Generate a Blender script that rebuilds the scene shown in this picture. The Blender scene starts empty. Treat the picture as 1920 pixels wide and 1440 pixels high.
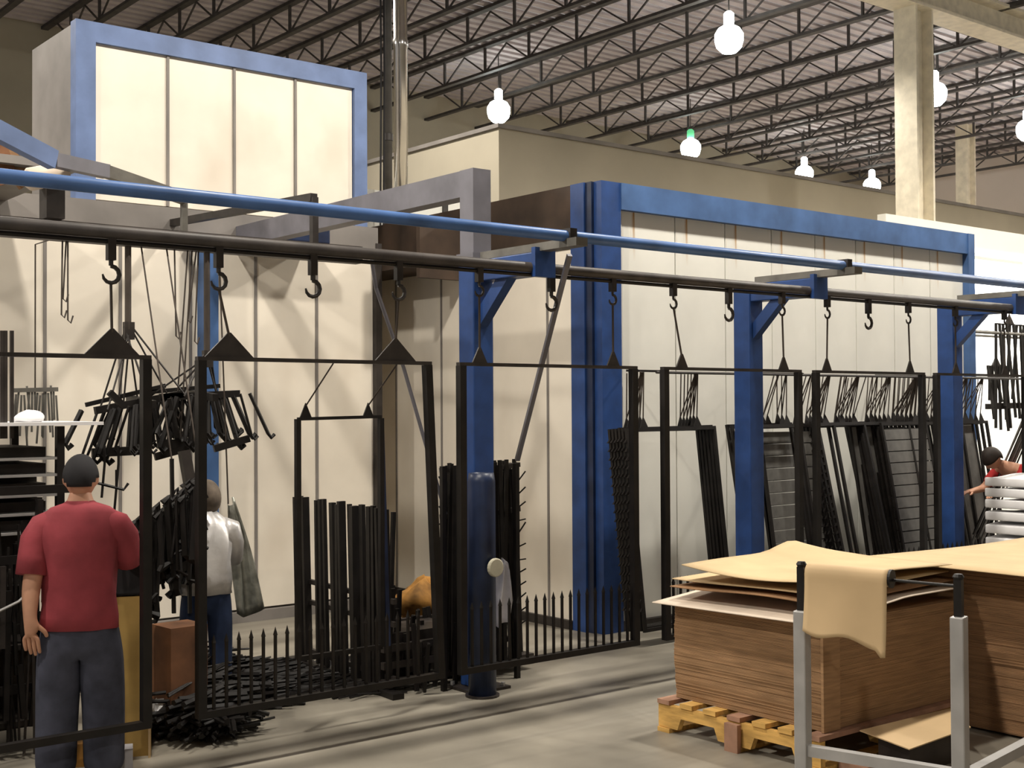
import bpy, bmesh, math, random
from mathutils import Vector, Matrix
random.seed(7)
scn = bpy.context.scene
COL = scn.collection
# ------------------------------------------------------------------ camera
CH = 2.02                                    # eye height above the shop floor
F0 = Vector((0.628, 0.778, 0)).normalized()
R0 = Vector((F0.y, -F0.x, 0))
FPX, HOR, ROLL = 2393.0, 763.5, 0.0055
pit = math.atan((HOR-720)/FPX)
fw = F0*math.cos(pit) + Vector((0,0,1))*math.sin(pit)
up0 = Vector((0,0,1))*math.cos(pit) - F0*math.sin(pit)
cx = R0*math.cos(ROLL) - up0*math.sin(ROLL)
cy = up0*math.cos(ROLL) + R0*math.sin(ROLL)
cam_d = bpy.data.cameras.new('camera'); cam = bpy.data.objects.new('camera', cam_d); COL.objects.link(cam)
cam_d.sensor_width = 36; cam_d.lens = FPX/1920*36; cam_d.clip_end = 200
m = Matrix((cx, cy, -fw)).transposed().to_4x4(); m.translation = Vector((0,0,CH))
cam.matrix_world = m
scn.camera = cam
scn.view_settings.view_transform = 'Standard'; scn.view_settings.look = 'None'
scn.view_settings.exposure = 0.38; scn.view_settings.gamma = 1; scn.view_settings.use_curve_mapping = False
# ------------------------------------------------------------------ world: uniform ambient fill, added through the hall side left without a wall
w = bpy.data.worlds.new('world'); scn.world = w; w.use_nodes = True
w.node_tree.nodes['Background'].inputs[0].default_value = (1.0, 0.95, 0.92, 1)
w.node_tree.nodes['Background'].inputs[1].default_value = 0.26
LAMP_W = 1080
# surveying helper: the point where the sight line through (u,v) meets a wall plane X=, Y= or a level z=
def at(u, v, X=None, Y=None, z=None):
    d = fw*FPX + cx*(u-960) - cy*(v-720)
    if X is not None: t = X/d.x
    elif Y is not None: t = Y/d.y
    else: t = (z-CH)/d.z
    return Vector((0,0,CH)) + d*t
def ux(u, Y): return at(u, 760, Y=Y).x
# ------------------------------------------------------------------ materials
M = {}
def mat(name, col, rough=0.6, metal=0.0, var=0.12, scale=6.0, bump=0.0, emit=None, stretch=(1,1,1), spec=0.4):
    mt = bpy.data.materials.new(name); mt.use_nodes = True
    nt = mt.node_tree; b = nt.nodes['Principled BSDF']
    b.inputs['Roughness'].default_value = rough; b.inputs['Metallic'].default_value = metal
    b.inputs['Specular IOR Level'].default_value = spec
    tc = nt.nodes.new('ShaderNodeTexCoord'); mp = nt.nodes.new('ShaderNodeMapping')
    mp.inputs['Scale'].default_value = stretch
    nt.links.new(tc.outputs['Object'], mp.inputs['Vector'])
    nz = nt.nodes.new('ShaderNodeTexNoise'); nz.inputs['Scale'].default_value = scale; nz.inputs['Detail'].default_value = 5
    nt.links.new(mp.outputs[0], nz.inputs['Vector'])
    cr = nt.nodes.new('ShaderNodeValToRGB')
    lo = [c*(1-var*1.6) for c in col[:3]]; hi = [min(1, c*(1+var)) for c in col[:3]]
    cr.color_ramp.elements[0].position = 0.3; cr.color_ramp.elements[0].color = (*lo, 1)
    cr.color_ramp.elements[1].position = 0.7; cr.color_ramp.elements[1].color = (*hi, 1)
    nt.links.new(nz.outputs['Fac'], cr.inputs[0]); nt.links.new(cr.outputs[0], b.inputs['Base Color'])
    if bump:
        bp = nt.nodes.new('ShaderNodeBump'); bp.inputs['Strength'].default_value = bump; bp.inputs['Distance'].default_value = 0.02
        nt.links.new(nz.outputs['Fac'], bp.inputs['Height']); nt.links.new(bp.outputs[0], b.inputs['Normal'])
    if emit:
        b.inputs['Emission Color'].default_value = (*emit[:3], 1); b.inputs['Emission Strength'].default_value = emit[3]
    M[name] = mt; return mt
def tint_layer(name, col, ramp0, ramp1, sc, stretch, amount=1.0):
    """a second, coloured layer over material `name`, stretched noise"""
    mt = M[name]; nt = mt.node_tree; b = nt.nodes['Principled BSDF']
    src = b.inputs['Base Color'].links[0].from_socket
    tc = nt.nodes.new('ShaderNodeTexCoord'); mp = nt.nodes.new('ShaderNodeMapping'); mp.inputs['Scale'].default_value = stretch
    nt.links.new(tc.outputs['Object'], mp.inputs['Vector'])
    nz = nt.nodes.new('ShaderNodeTexNoise'); nz.inputs['Scale'].default_value = sc; nz.inputs['Detail'].default_value = 3
    nt.links.new(mp.outputs[0], nz.inputs['Vector'])
    mr = nt.nodes.new('ShaderNodeMapRange'); mr.inputs[1].default_value = ramp0; mr.inputs[2].default_value = ramp1; mr.inputs[4].default_value = amount
    nt.links.new(nz.outputs['Fac'], mr.inputs[0])
    mx = nt.nodes.new('ShaderNodeMix'); mx.data_type = 'RGBA'
    nt.links.new(mr.outputs[0], mx.inputs['Factor']); nt.links.new(src, mx.inputs['A']); mx.inputs['B'].default_value = (*col, 1)
    nt.links.new(mx.outputs['Result'], b.inputs['Base Color'])
    return mr
mat('concrete', (0.27,0.245,0.20), 0.42, var=0.20, scale=1.3, bump=0.05)
tint_layer('concrete', (0.13,0.115,0.095), 0.48, 0.72, 1.1, (0.35,2.6,1), 0.75)  # darker noise streaks, drawn out along X
tint_layer('concrete', (0.40,0.37,0.31), 0.55, 0.8, 1.7, (0.2,1.9,1), 0.6)  # paler noise streaks, drawn out along X
mat('panel_cream', (0.84,0.77,0.66), 0.45, var=0.05, scale=1.6)
tint_layer('panel_cream', (0.55,0.46,0.36), 0.56, 0.85, 1.2, (1,1,0.6), 0.6)
mat('panel_white', (0.74,0.74,0.70), 0.45, var=0.05, scale=1.6)
mat('panel_rust', (0.78,0.77,0.71), 0.45, var=0.05, scale=1.6)
mr = tint_layer('panel_rust', (0.42,0.22,0.06), 0.60, 0.70, 4.5, (3.2,1,0.22), 1.0)
# rust runs start at the header and fade out downwards (a stain with its own shape)
nt = M['panel_rust'].node_tree
tcz = nt.nodes.new('ShaderNodeTexCoord'); sp = nt.nodes.new('ShaderNodeSeparateXYZ'); nt.links.new(tcz.outputs['Object'], sp.inputs[0])
mz = nt.nodes.new('ShaderNodeMapRange'); mz.inputs[1].default_value = 3.35; mz.inputs[2].default_value = 3.78; nt.links.new(sp.outputs['Z'], mz.inputs[0])
mu = nt.nodes.new('ShaderNodeMath'); mu.operation = 'MULTIPLY'
tgt = [l.to_socket for l in mr.outputs[0].links][0]
nt.links.new(mr.outputs[0], mu.inputs[0]); nt.links.new(mz.outputs[0], mu.inputs[1]); nt.links.new(mu.outputs[0], tgt)
mat('blue_paint', (0.018,0.056,0.195), 0.45, var=0.18, scale=5, bump=0.03)
mat('blue_light', (0.13,0.19,0.36), 0.5, var=0.15, scale=4)
mat('blue_mid', (0.06,0.13,0.30), 0.45, var=0.2, scale=3)
mat('blue_grey', (0.17,0.165,0.19), 0.5, var=0.15, scale=4)
mat('navy', (0.012,0.022,0.06), 0.4, var=0.3, scale=4)
mat('rail_blue', (0.07,0.15,0.36), 0.4, var=0.2, scale=3)
mat('rail_dark', (0.06,0.05,0.045), 0.5, var=0.3, scale=5)
mat('header_grey', (0.22,0.20,0.185), 0.6, var=0.15, scale=2)
mat('header_brown', (0.055,0.034,0.022), 0.7, var=0.4, scale=2)
mat('black_powder', (0.010,0.008,0.007), 0.5, var=0.3, scale=8, spec=0.3)
mat('dark_steel', (0.030,0.024,0.021), 0.5, var=0.3, scale=8)
mat('wire', (0.07,0.055,0.045), 0.5, 0.3, var=0.2)
mat('grey_plate', (0.17,0.16,0.14), 0.5, 0.2, var=0.2)
mat('mesh_grey', (0.15,0.145,0.135), 0.55, 0.2, var=0.25, scale=5)
mat('ceiling_deck', (0.50,0.45,0.46), 0.8, var=0.10, scale=2)
mat('joist_paint', (0.06,0.053,0.05), 0.7, var=0.2)
mat('beige_wall', (0.38,0.34,0.265), 0.8, var=0.08, scale=0.6)
mat('pink_wall', (0.62,0.54,0.49), 0.8, var=0.05, scale=0.4)
mat('bright_wall', (0.85,0.82,0.74), 0.7, var=0.04, scale=0.5)
mat('column_beige', (0.74,0.67,0.53), 0.5, var=0.1)
mat('stainless', (0.62,0.60,0.57), 0.22, 1.0, var=0.08, scale=3)
mat('pipe_dark', (0.06,0.055,0.05), 0.5, var=0.2)
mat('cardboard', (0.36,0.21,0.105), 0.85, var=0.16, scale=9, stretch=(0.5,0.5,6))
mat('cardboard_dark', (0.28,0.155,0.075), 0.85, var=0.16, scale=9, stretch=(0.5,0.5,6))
mat('kraft', (0.62,0.46,0.26), 0.8, var=0.06, scale=3)
mat('kraft_paper', (0.56,0.40,0.22), 0.7, var=0.05, scale=4)
mat('sheet_pale', (0.66,0.55,0.44), 0.7, var=0.06)
mat('pallet_wood', (0.66,0.39,0.11), 0.8, var=0.22, scale=9, stretch=(4,0.6,4), bump=0.2)
mat('pallet_pink', (0.36,0.20,0.13), 0.85, var=0.2, scale=8)
mat('aluminium', (0.42,0.41,0.40), 0.4, 0.35, var=0.1, scale=6)
mat('tan_board', (0.42,0.27,0.08), 0.75, var=0.12, scale=5)
mat('amber', (0.33,0.155,0.03), 0.8, var=0.35, scale=7, bump=0.3)
mat('brown_board', (0.17,0.075,0.035), 0.85, var=0.35, scale=4)
mat('white_cloth', (0.62,0.60,0.62), 0.8, var=0.1, scale=6, bump=0.2)
mat('white_foam', (0.86,0.85,0.86), 0.6, var=0.04)
mat('tape', (0.50,0.47,0.36), 0.6, var=0.1)
mat('sticker', (0.75,0.85,0.04), 0.5, var=0.03)
mat('skin', (0.52,0.27,0.17), 0.55, var=0.08, scale=10)
mat('red_shirt', (0.30,0.045,0.058), 0.85, var=0.14, scale=7, bump=0.25)
mat('red_bright', (0.42,0.02,0.02), 0.8, var=0.12, scale=7)
mat('jeans', (0.062,0.066,0.095), 0.9, var=0.25, scale=9, bump=0.2)
mat('jeans_blue', (0.02,0.035,0.085), 0.9, var=0.2, scale=9)
mat('cap_black', (0.012,0.011,0.013), 0.8, var=0.2)
mat('hair', (0.02,0.012,0.008), 0.7, var=0.3, scale=20)
mat('hair_grey', (0.13,0.10,0.075), 0.8, var=0.3, scale=14)
mat('shoe', (0.02,0.018,0.02), 0.6)
mat('silver_cloth', (0.66,0.64,0.63), 0.38, 0.35, var=0.18, scale=5, bump=0.5)
mat('foil', (0.30,0.30,0.26), 0.35, 0.4, var=0.4, scale=6, bump=0.6)
mat('lamp_glow', (1,1,1), 0.4, var=0.0, emit=(0.93,1.0,0.96,14))
mat('fill_glow', (1,1,1), 0.4, var=0.0, emit=(1.0,1.0,1.0,6))
mat('lamp_green', (0.1,0.45,0.2), 0.4, var=0.05, emit=(0.15,0.7,0.3,0.6))
mat('lamp_white', (0.75,0.75,0.72), 0.4, var=0.03)
# ------------------------------------------------------------------ mesh building helpers
class MB:
    def __init__(s): s.v = []; s.f = []
    def add(s, vs, fs):
        n = len(s.v); s.v += [Vector(q) for q in vs]; s.f += [tuple(n+i for i in f) for f in fs]; return s
    def box(s, x0, x1, y0, y1, z0, z1):
        return s.add([(x,y,z) for z in (z0,z1) for y in (y0,y1) for x in (x0,x1)],
                     [(0,2,3,1),(4,5,7,6),(0,1,5,4),(2,6,7,3),(0,4,6,2),(1,3,7,5)])
    def bar(s, p, q, a, b=None, up=(0,0,1)):
        b = b or a; p = Vector(p); q = Vector(q); d = (q-p).normalized(); up = Vector(up)
        if abs(d.dot(up)) > 0.98: up = Vector((1,0,0))
        x = d.cross(up).normalized(); y = x.cross(d)
        return s.add([e + x*sx*a/2 + y*sy*b/2 for e in (p,q) for sy in (-1,1) for sx in (-1,1)],
                     [(0,2,3,1),(4,5,7,6),(0,1,5,4),(2,6,7,3),(0,4,6,2),(1,3,7,5)])
    def tube(s, pts, r, n=6, cap=True):
        pts = [Vector(p) for p in pts]; base = len(s.v)
        rr = r if isinstance(r, (list,tuple)) else [r]*len(pts)
        prev = None
        for i, p in enumerate(pts):
            d = (pts[min(i+1,len(pts)-1)] - pts[max(i-1,0)]).normalized()
            if prev is None:
                a = Vector((0,0,1)) if abs(d.z) < 0.9 else Vector((1,0,0)); x = d.cross(a).normalized()
            else: x = (prev - d*prev.dot(d)).normalized()
            prev = x; y = d.cross(x)
            for k in range(n):
                t = 2*math.pi*k/n; s.v.append(p + (x*math.cos(t) + y*math.sin(t))*rr[i])
        for i in range(len(pts)-1):
            for k in range(n):
                a = base+i*n+k; b = base+i*n+(k+1)%n; s.f.append((a,b,b+n,a+n))
        if cap:
            s.f.append(tuple(base+k for k in reversed(range(n)))); s.f.append(tuple(base+(len(pts)-1)*n+k for k in range(n)))
        return s
    def lathe(s, c, prof, n=16):
        base = len(s.v); c = Vector(c)
        for r, z in prof:
            for k in range(n):
                t = 2*math.pi*k/n; s.v.append(c + Vector((r*math.cos(t), r*math.sin(t), z)))
        for i in range(len(prof)-1):
            for k in range(n):
                a = base+i*n+k; b = base+i*n+(k+1)%n; s.f.append((a,b,b+n,a+n))
        s.f.append(tuple(base+k for k in reversed(range(n)))); s.f.append(tuple(base+(len(prof)-1)*n+k for k in range(n)))
        return s
    def prism(s, poly, vec):
        n = len(poly); poly = [Vector(p) for p in poly]; vec = Vector(vec)
        return s.add(poly + [p+vec for p in poly], [tuple(reversed(range(n))), tuple(range(n,2*n))] + [(i,(i+1)%n,n+(i+1)%n,n+i) for i in range(n)])
    def sheet(s, fn, nu, nv, thick=(0,0,0.006)):
        th = Vector(thick); P = [[Vector(fn(i/nu, j/nv)) for i in range(nu+1)] for j in range(nv+1)]
        b = len(s.v); W = nu+1; N = W*(nv+1)
        for off in (Vector((0,0,0)), th):
            for row in P: s.v += [q+off for q in row]
        for j in range(nv):
            for i in range(nu):
                a = b+j*W+i; s.f.append((a,a+W,a+W+1,a+1)); a += N; s.f.append((a,a+1,a+W+1,a+W))
        def edge(k0,k1): s.f.append((b+k0,b+k1,b+k1+N,b+k0+N))
        for i in range(nu): edge(i,i+1); edge(nv*W+i+1,nv*W+i)
        for j in range(nv): edge((j+1)*W,j*W); edge(j*W+nu,(j+1)*W+nu)
        return s
    def build(s, name, mt, parent=None, smooth=False, bevel=0.0):
        root = parent
        while root is not None and root.parent: root = root.parent
        o0 = root.location.copy() if root is not None else Vector((0,0,0))
        me = bpy.data.meshes.new(name); me.from_pydata([tuple(q-o0) for q in s.v], [], s.f); me.update()
        bm = bmesh.new(); bm.from_mesh(me); bmesh.ops.recalc_face_normals(bm, faces=bm.faces); bm.to_mesh(me); bm.free()
        me.materials.append(M[mt] if isinstance(mt, str) else mt)
        if smooth: me.polygons.foreach_set('use_smooth', [True]*len(me.polygons))
        o = bpy.data.objects.new(name, me); COL.objects.link(o)
        if parent is not None: o.parent = parent
        if bevel:
            bv = o.modifiers.new('bevel','BEVEL'); bv.width = bevel; bv.segments = 2; bv.limit_method = 'ANGLE'
        return o
def tag(o, label=None, cat=None, group=None, kind=None):
    if label: o['label'] = label
    if cat: o['category'] = cat
    if group: o['group'] = group
    if kind: o['kind'] = kind
    return o
def thing(name, loc, label, cat, group=None):
    o = bpy.data.objects.new(name, None); COL.objects.link(o); o.location = loc; o.empty_display_size = 0.2
    return tag(o, label, cat, group)
def copy_tree(o, parent=None):
    kids = list(o.children)
    c = o.copy(); COL.objects.link(c)
    if parent is not None: c.parent = parent
    for k in kids: copy_tree(k, c)
    return c
def struct(o): o['kind'] = 'structure'; return o
def copies(proto, offs, parent):
    """alike pieces of one part sharing mesh data"""
    for d in offs:
        c = proto.copy(); COL.objects.link(c); c.parent = parent; c.location = proto.location + Vector(d)
# ================================================================== ROOM
DECK, JB = 9.68, 9.06           # roof deck, bottom chord of the joists
XW, YW = 36.0, 25.6
b = MB(); b.box(-12, XW, -12, YW, -0.2, 0); struct(b.build('floor', 'concrete'))
b = MB()
x0c, x1c = -12.0, XW                       # ribbed steel deck: ribs run across the joists
n = 126; st = (YW+12)/n
for i in range(n):
    y = -12+i*st
    b.box(x0c, x1c, y, y+st*0.5, DECK, DECK+0.05); b.box(x0c, x1c, y+st*0.5, y+st, DECK+0.06, DECK+0.11)
struct(b.build('ceiling', 'ceiling_deck'))
b = MB(); b.box(-12, XW, YW, YW+0.2, 0, DECK+0.1); struct(b.build('wall_back', 'beige_wall'))
b = MB(); b.box(-12, XW, -12.2, -12, 0, DECK+0.1); struct(b.build('wall_front', 'beige_wall'))  # unseen wall, added to block ambient light from this side
b = MB(); b.box(XW, XW+0.2, -12, YW, 0, DECK+0.1); struct(b.build('wall_right', 'pink_wall'))
# ---- bar joists
JL0, JL1 = 6.0, YW
def make_joist(X):
    r = thing('bar_joist', (X, 0, JB), 'dark open-web steel roof joist under the grey deck', 'joist', 'open-web roof joists')
    MB().box(X-0.07, X+0.07, JL0, JL1, DECK-0.07, DECK-0.01).build('top_chord', 'joist_paint', r)
    MB().box(X-0.06, X+0.06, JL0, JL1, JB, JB+0.055).build('bottom_chord', 'joist_paint', r)
    P = 1.45; k = int((JL1-JL0)/P)
    v0 = MB().bar((X,JL0+P/2,JB+0.03), (X,JL0+P/2,DECK-0.04), 0.045).build('web_post', 'joist_paint', r)
    d0 = MB().bar((X,JL0,JB+0.5), (X,JL0+P/2,JB+0.03), 0.028).build('web_diagonal', 'joist_paint', r)
    d1 = MB().bar((X,JL0+P/2,JB+0.03), (X,JL0+P,JB+0.5), 0.028).build('web_diagonal', 'joist_paint', r)
    offs = [(0,P*i,0) for i in range(1,k)]
    copies(v0, offs, r); copies(d0, offs, r); copies(d1, offs, r)
    return r
j0 = make_joist(5.6)
for i in range(1, 20):
    c = copy_tree(j0); c.location = Vector((5.6+1.55*i, 0, JB))
# ---- girder and building columns
GX, GY = 18.46, 12.2
g = thing('roof_girder', (GX,GY,8.6), 'deep beige steel girder carrying the joists at the top right', 'girder')
MB().box(-6, XW-0.3, GY-0.25, GY+0.25, 8.58, 8.63).build('bottom_flange', 'column_beige', g)
MB().box(-6, XW-0.3, GY-0.02, GY+0.02, 8.63, 9.06).build('web', 'column_beige', g)
MB().box(-6, XW-0.3, GY-0.25, GY+0.25, 9.06, 9.11).build('top_flange', 'column_beige', g)
def hcolumn(x, y, h, label, ww=0.5):
    r = thing('building_column', (x,y,0), label, 'column')
    MB().box(x-ww/2, x-ww/2+0.05, y-ww*0.42, y+ww*0.42, 0, h).build('flange', 'column_beige', r)
    MB().box(x+ww/2-0.05, x+ww/2, y-ww*0.42, y+ww*0.42, 0, h).build('flange', 'column_beige', r)
    MB().box(x-ww/2+0.05, x+ww/2-0.05, y-0.03, y+0.03, 0, h).build('web', 'column_beige', r)
    MB().box(x-ww/2-.1, x+ww/2+.1, y-ww/2-.1, y+ww/2+.1, 0, 0.03).build('base_plate', 'column_beige', r)
hcolumn(GX, GY, 8.58, 'tall beige steel column rising to the girder behind the long blue booth')
p = at(1812, 430, Y=19.2)
hcolumn(p.x, 19.2, DECK, 'distant beige steel column beside the right end of the blue booth', 0.42)
# ---- big beige oven housing far behind
p = at(935, 240, Y=14.6)
ov = thing('oven_housing', (p.x, 14.6, 0), 'large plain beige oven housing standing behind the two booths', 'oven')
MB().box(p.x, 33.0, 14.6, 18.6, 0, p.z).build('housing_shell', 'beige_wall', ov)
MB().box(p.x-0.05, 33.05, 14.55, 18.65, p.z, p.z+0.06).build('roof_edge', 'header_grey', ov)
# ---- bright lit wall beyond the booth on the right
bw = thing('lit_booth', (17.2, 8.6, 0), 'brightly lit white booth at the far right behind the hanging racks', 'booth')
MB().box(16.4, 30.0, 11.35, 11.5, 0, 4.9).build('back_panel', 'bright_wall', bw)
for k in range(3):  # invented tubes and area lights, added to brighten the white back panel
    q = MB().tube([(16.9+2.6*k, 10.7, 4.2), (18.9+2.6*k, 10.7, 4.2)], 0.02, 8).build('fill_tube', 'fill_glow', bw)
    MB().box(16.8+2.6*k, 19.0+2.6*k, 10.62, 10.78, 4.23, 4.28).build('fill_tray', 'lamp_white', bw)
    MB().bar((17.9+2.6*k, 10.7, 4.28), (17.9+2.6*k, 11.36, 4.7), 0.03).build('tray_bracket', 'lamp_white', bw)
    ld = bpy.data.lights.new('fill_light','AREA'); ld.shape='RECTANGLE'; ld.size=2.0; ld.size_y=0.15; ld.energy=160; ld.color=(0.97,1,1)
    lo = bpy.data.objects.new('fill_light', ld); COL.objects.link(lo); lo.location=(17.9+2.6*k,10.7,4.12); lo.rotation_euler=(math.radians(35),0,0); lo.parent = bw
    lo.location = Vector((17.9+2.6*k,10.7,4.12)) - bw.location
# ================================================================== high-bay lamps
def make_lamp(x, y, z, label, green=False):
    r = thing('high_bay_lamp', (x,y,z), label, 'lamp')
    MB().tube([(x,y,DECK), (x,y,z+0.42)], 0.012, 6).build('stem', 'pipe_dark', r)
    MB().lathe((x,y,z), [(0.07,0.26),(0.09,0.29),(0.09,0.46),(0.05,0.50)], 14).build('ballast_housing', 'lamp_green' if green else 'lamp_glow', r, True)
    MB().lathe((x,y,z), [(0.02,-0.235),(0.13,-0.22),(0.22,-0.13),(0.25,-0.02),(0.25,0.10),(0.19,0.20),(0.09,0.26)], 20).build('refractor', 'lamp_glow', r, True)
    ld = bpy.data.lights.new('lamp_light', 'SPOT'); ld.energy = LAMP_W; ld.color = (1.0, 0.93, 0.82); ld.shadow_soft_size = 0.2
    ld.spot_size = math.radians(164); ld.spot_blend = 0.35
    lo = bpy.data.objects.new('lamp_light', ld); COL.objects.link(lo); lo.parent = r; lo.location = (0,0,-0.30)
    return r
for (u, v, lab, gr) in [(935,210,'high-bay lamp hanging right of the steel flue',False),
                        (1367,75,'largest and highest of the glowing high-bay lamps',False),
                        (1295,280,'glowing high-bay lamp with the green housing',True),
                        (1508,328,'glowing high-bay lamp between the green-topped one and the farthest one',False),
                        (1635,350,'farthest small high-bay lamp just left of the tall column',False),
                        (1752,178,'high-bay lamp peeping out beside the tall beige column',False),
                        (1926,245,'high-bay lamp cut by the right edge of the picture',False)]:
    q = at(u, v, z=8.42); make_lamp(q.x, q.y, 8.42, lab, gr)
gi = 0
for X in (-3.2, 2.5, 8.2, 13.9, 19.6, 25.4, 31.1):
    for Y in (-7.0, 6.2, 15.2, 21.8):
        if Y > 14 and 13 < X < 30: continue
        if Y < 0 and X > 0: continue
        if Y > 20: continue
        make_lamp(X, Y, 8.42, 'high-bay lamp of the ceiling grid outside the picture')['group'] = 'high-bay lamps outside the picture'
# ================================================================== BOOTH ONE (left, cream)
Y1 = 11.05; XR1 = 7.1
bo = thing('spray_booth', (4.0, Y1, 0), 'tall cream panelled spray booth with blue upper frame on the left', 'booth')
pw = 0.668; xs = [XR1 - pw*i for i in range(0, 13)]
pz = MB().box(XR1-pw+0.008, XR1-0.008, Y1, Y1+0.06, 0.12, 3.60).build('wall_panel', 'panel_cream', bo)
copies(pz, [(-pw*i,0,0) for i in range(1,12)], bo)
MB().box(XR1-pw*12, XR1, Y1+0.045, Y1+0.12, 0.0, 3.7).build('backing', 'header_grey', bo)
sm = MB().box(XR1-pw-0.014, XR1-pw+0.014, Y1-0.012, Y1+0.03, 0.12, 3.60).build('seam_channel', 'header_grey', bo)
copies(sm, [(-pw*i,0,0) for i in range(1,11)], bo)
MB().box(XR1-pw*12, XR1, Y1-0.05, Y1+0.1, 0.0, 0.10).build('floor_curb', 'header_grey', bo)
MB().box(XR1-pw*12, XR1+0.02, Y1-0.06, Y1+0.10, 3.60, 3.86).build('header_beam', 'header_grey', bo)
MB().box(XR1-0.01, XR1+0.06, Y1-0.07, Y1+0.12, 0.0, 3.7).build('end_post', 'dark_steel', bo)
MB().box(XR1+0.0, XR1+0.05, Y1+0.12, Y1+2.2, 0.0, 3.84).build('end_wall', 'panel_cream', bo)
MB().box(XR1-pw*12, XR1+0.05, Y1+0.1, Y1+2.2, 3.84, 3.88).build('roof_sheet', 'header_grey', bo)
xc = ux(386, Y1-0.10)
MB().box(xc-0.07, xc+0.07, Y1-0.22, Y1-0.07, 0.0, 3.62).build('wall_column', 'blue_mid', bo)
# grey ducting ledge pieces on the header
MB().box(5.6,6.3,Y1-0.5,Y1-0.07,3.58,3.74).build('duct_stub','navy',bo,bevel=0.02)
# upper box
YU = 11.18; XL = 4.07
q = at(140, 36, Y=YU); q2 = at(685, 138, Y=YU); ZT = (q.z+q2.z)/2; XL = q.x; XU = q2.x
ub = thing('upper_housing', (XL, YU, 3.88), 'cream upper housing in a pale blue frame on top of the left booth', 'housing')
fwid = 0.15
edges_u = [ (315,), (440,), (555,) ]
xsu = [XL+fwid+0.02] + [ux(u, YU) for u in (315,440,555)] + [XU-fwid]
for i in range(4):
    MB().box(xsu[i]+0.008, xsu[i+1]-0.008, YU+0.01, YU+0.05, 3.90, ZT-0.17).build('housing_panel', 'panel_cream', ub)
    if i: MB().box(xsu[i]-0.012, xsu[i]+0.012, YU-0.01, YU+0.03, 3.90, ZT-0.17).build('seam_channel', 'header_grey', ub)
MB().box(XL, XL+fwid+0.03, YU-0.03, YU+0.10, 3.88, ZT).build('frame_upright', 'blue_light', ub)
MB().box(XU-fwid, XU, YU-0.03, YU+0.10, 3.88, ZT).build('frame_upright', 'blue_light', ub)
MB().box(XL+fwid+0.03, XU-fwid, YU-0.03, YU+0.10, ZT-0.18, ZT).build('frame_top', 'blue_light', ub)
MB().box(XL+0.01, XL+0.05, YU+0.10, YU+1.15, 3.88, ZT-0.02).build('side_wall', 'header_grey', ub)
MB().box(XU-0.05, XU-0.01, YU+0.10, YU+1.15, 3.88, ZT-0.02).build('side_wall', 'header_grey', ub)
MB().box(XL+0.05, XU-0.05, YU+1.10, YU+1.15, 3.88, ZT-0.02).build('rear_wall', 'header_grey', ub)
MB().box(XL+0.05, XU-0.05, YU+0.055, YU+1.10, ZT-0.06, ZT-0.02).build('roof_sheet', 'header_grey', ub)
# ================================================================== BOOTH TWO (right, blue frame)
X2, Y2, XE2, H2 = 7.75, 8.32, 13.76, 4.04
b2 = thing('curing_booth', (X2, Y2, 0), 'long white panelled curing booth with bright blue steel frame', 'booth')
pp = MB().box(8.058, 8.742, Y2+0.06, Y2+0.11, 0.06, 3.80).build('front_panel', 'panel_rust', b2)
copies(pp, [(0.7*i,0,0) for i in range(1,8)], b2)
MB().box(7.95, 13.66, Y2+0.10, Y2+0.16, 0.06, 3.80).build('front_backing', 'header_grey', b2)
MB().box(X2+0.20, X2+0.30, Y2+0.055, Y2+0.115, 0.06, 3.8).build('panel_filler', 'panel_rust', b2)
MB().box(X2, X2+0.24, Y2-0.0, Y2+0.10, 0, H2).build('corner_post', 'blue_paint', b2)
MB().box(X2-0.03, X2+0.03, Y2+0.10, Y2+0.18, 0, H2).build('post_groove', 'navy', b2)
MB().box(X2-0.05, X2+0.02, Y2+0.18, Y2+0.36, 0, H2).build('corner_post', 'blue_paint', b2)
MB().box(XE2-0.13, XE2, Y2-0.02, Y2+0.10, 0, H2).build('end_post', 'blue_mid', b2)
MB().box(X2+0.24, XE2-0.13, Y2-0.01, Y2+0.12, 3.80, H2).build('top_beam', 'blue_mid', b2)
MB().box(X2+0.24, XE2-0.13, Y2+0.0, Y2+0.10, 0, 0.08).build('base_rail', 'dark_steel', b2)
ys = [Y2+0.36, 9.04, 9.88, 10.73, 11.57, 12.4]
for i in range(5):
    MB().box(X2-0.02, X2+0.03, ys[i]+0.008, ys[i+1]-0.008, 0.08, 3.46).build('side_panel', 'panel_cream', b2)
    if i: MB().box(X2-0.03, X2+0.01, ys[i]-0.012, ys[i]+0.012, 0.08, 3.46).build('seam_channel', 'header_grey', b2)
MB().box(X2+0.03, X2+0.06, Y2+0.3, 12.4, 0, 3.5).build('side_backing', 'header_grey', b2)
MB().box(X2-0.03, X2+0.05, Y2+0.36, 12.4, 3.46, H2).build('side_header', 'header_brown', b2)
MB().box(X2-0.06, X2+0.02, Y2+0.36, 12.4, 0, 0.08).build('side_curb', 'dark_steel', b2)
MB().box(X2+0.03, XE2-0.02, Y2+0.12, 12.4, H2-0.06, H2-0.02).build('roof_sheet', 'beige_wall', b2)
MB().box(XE2-0.06, XE2-0.01, Y2+0.10, 12.4, 0, H2-0.06).build('end_wall', 'panel_white', b2)
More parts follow.
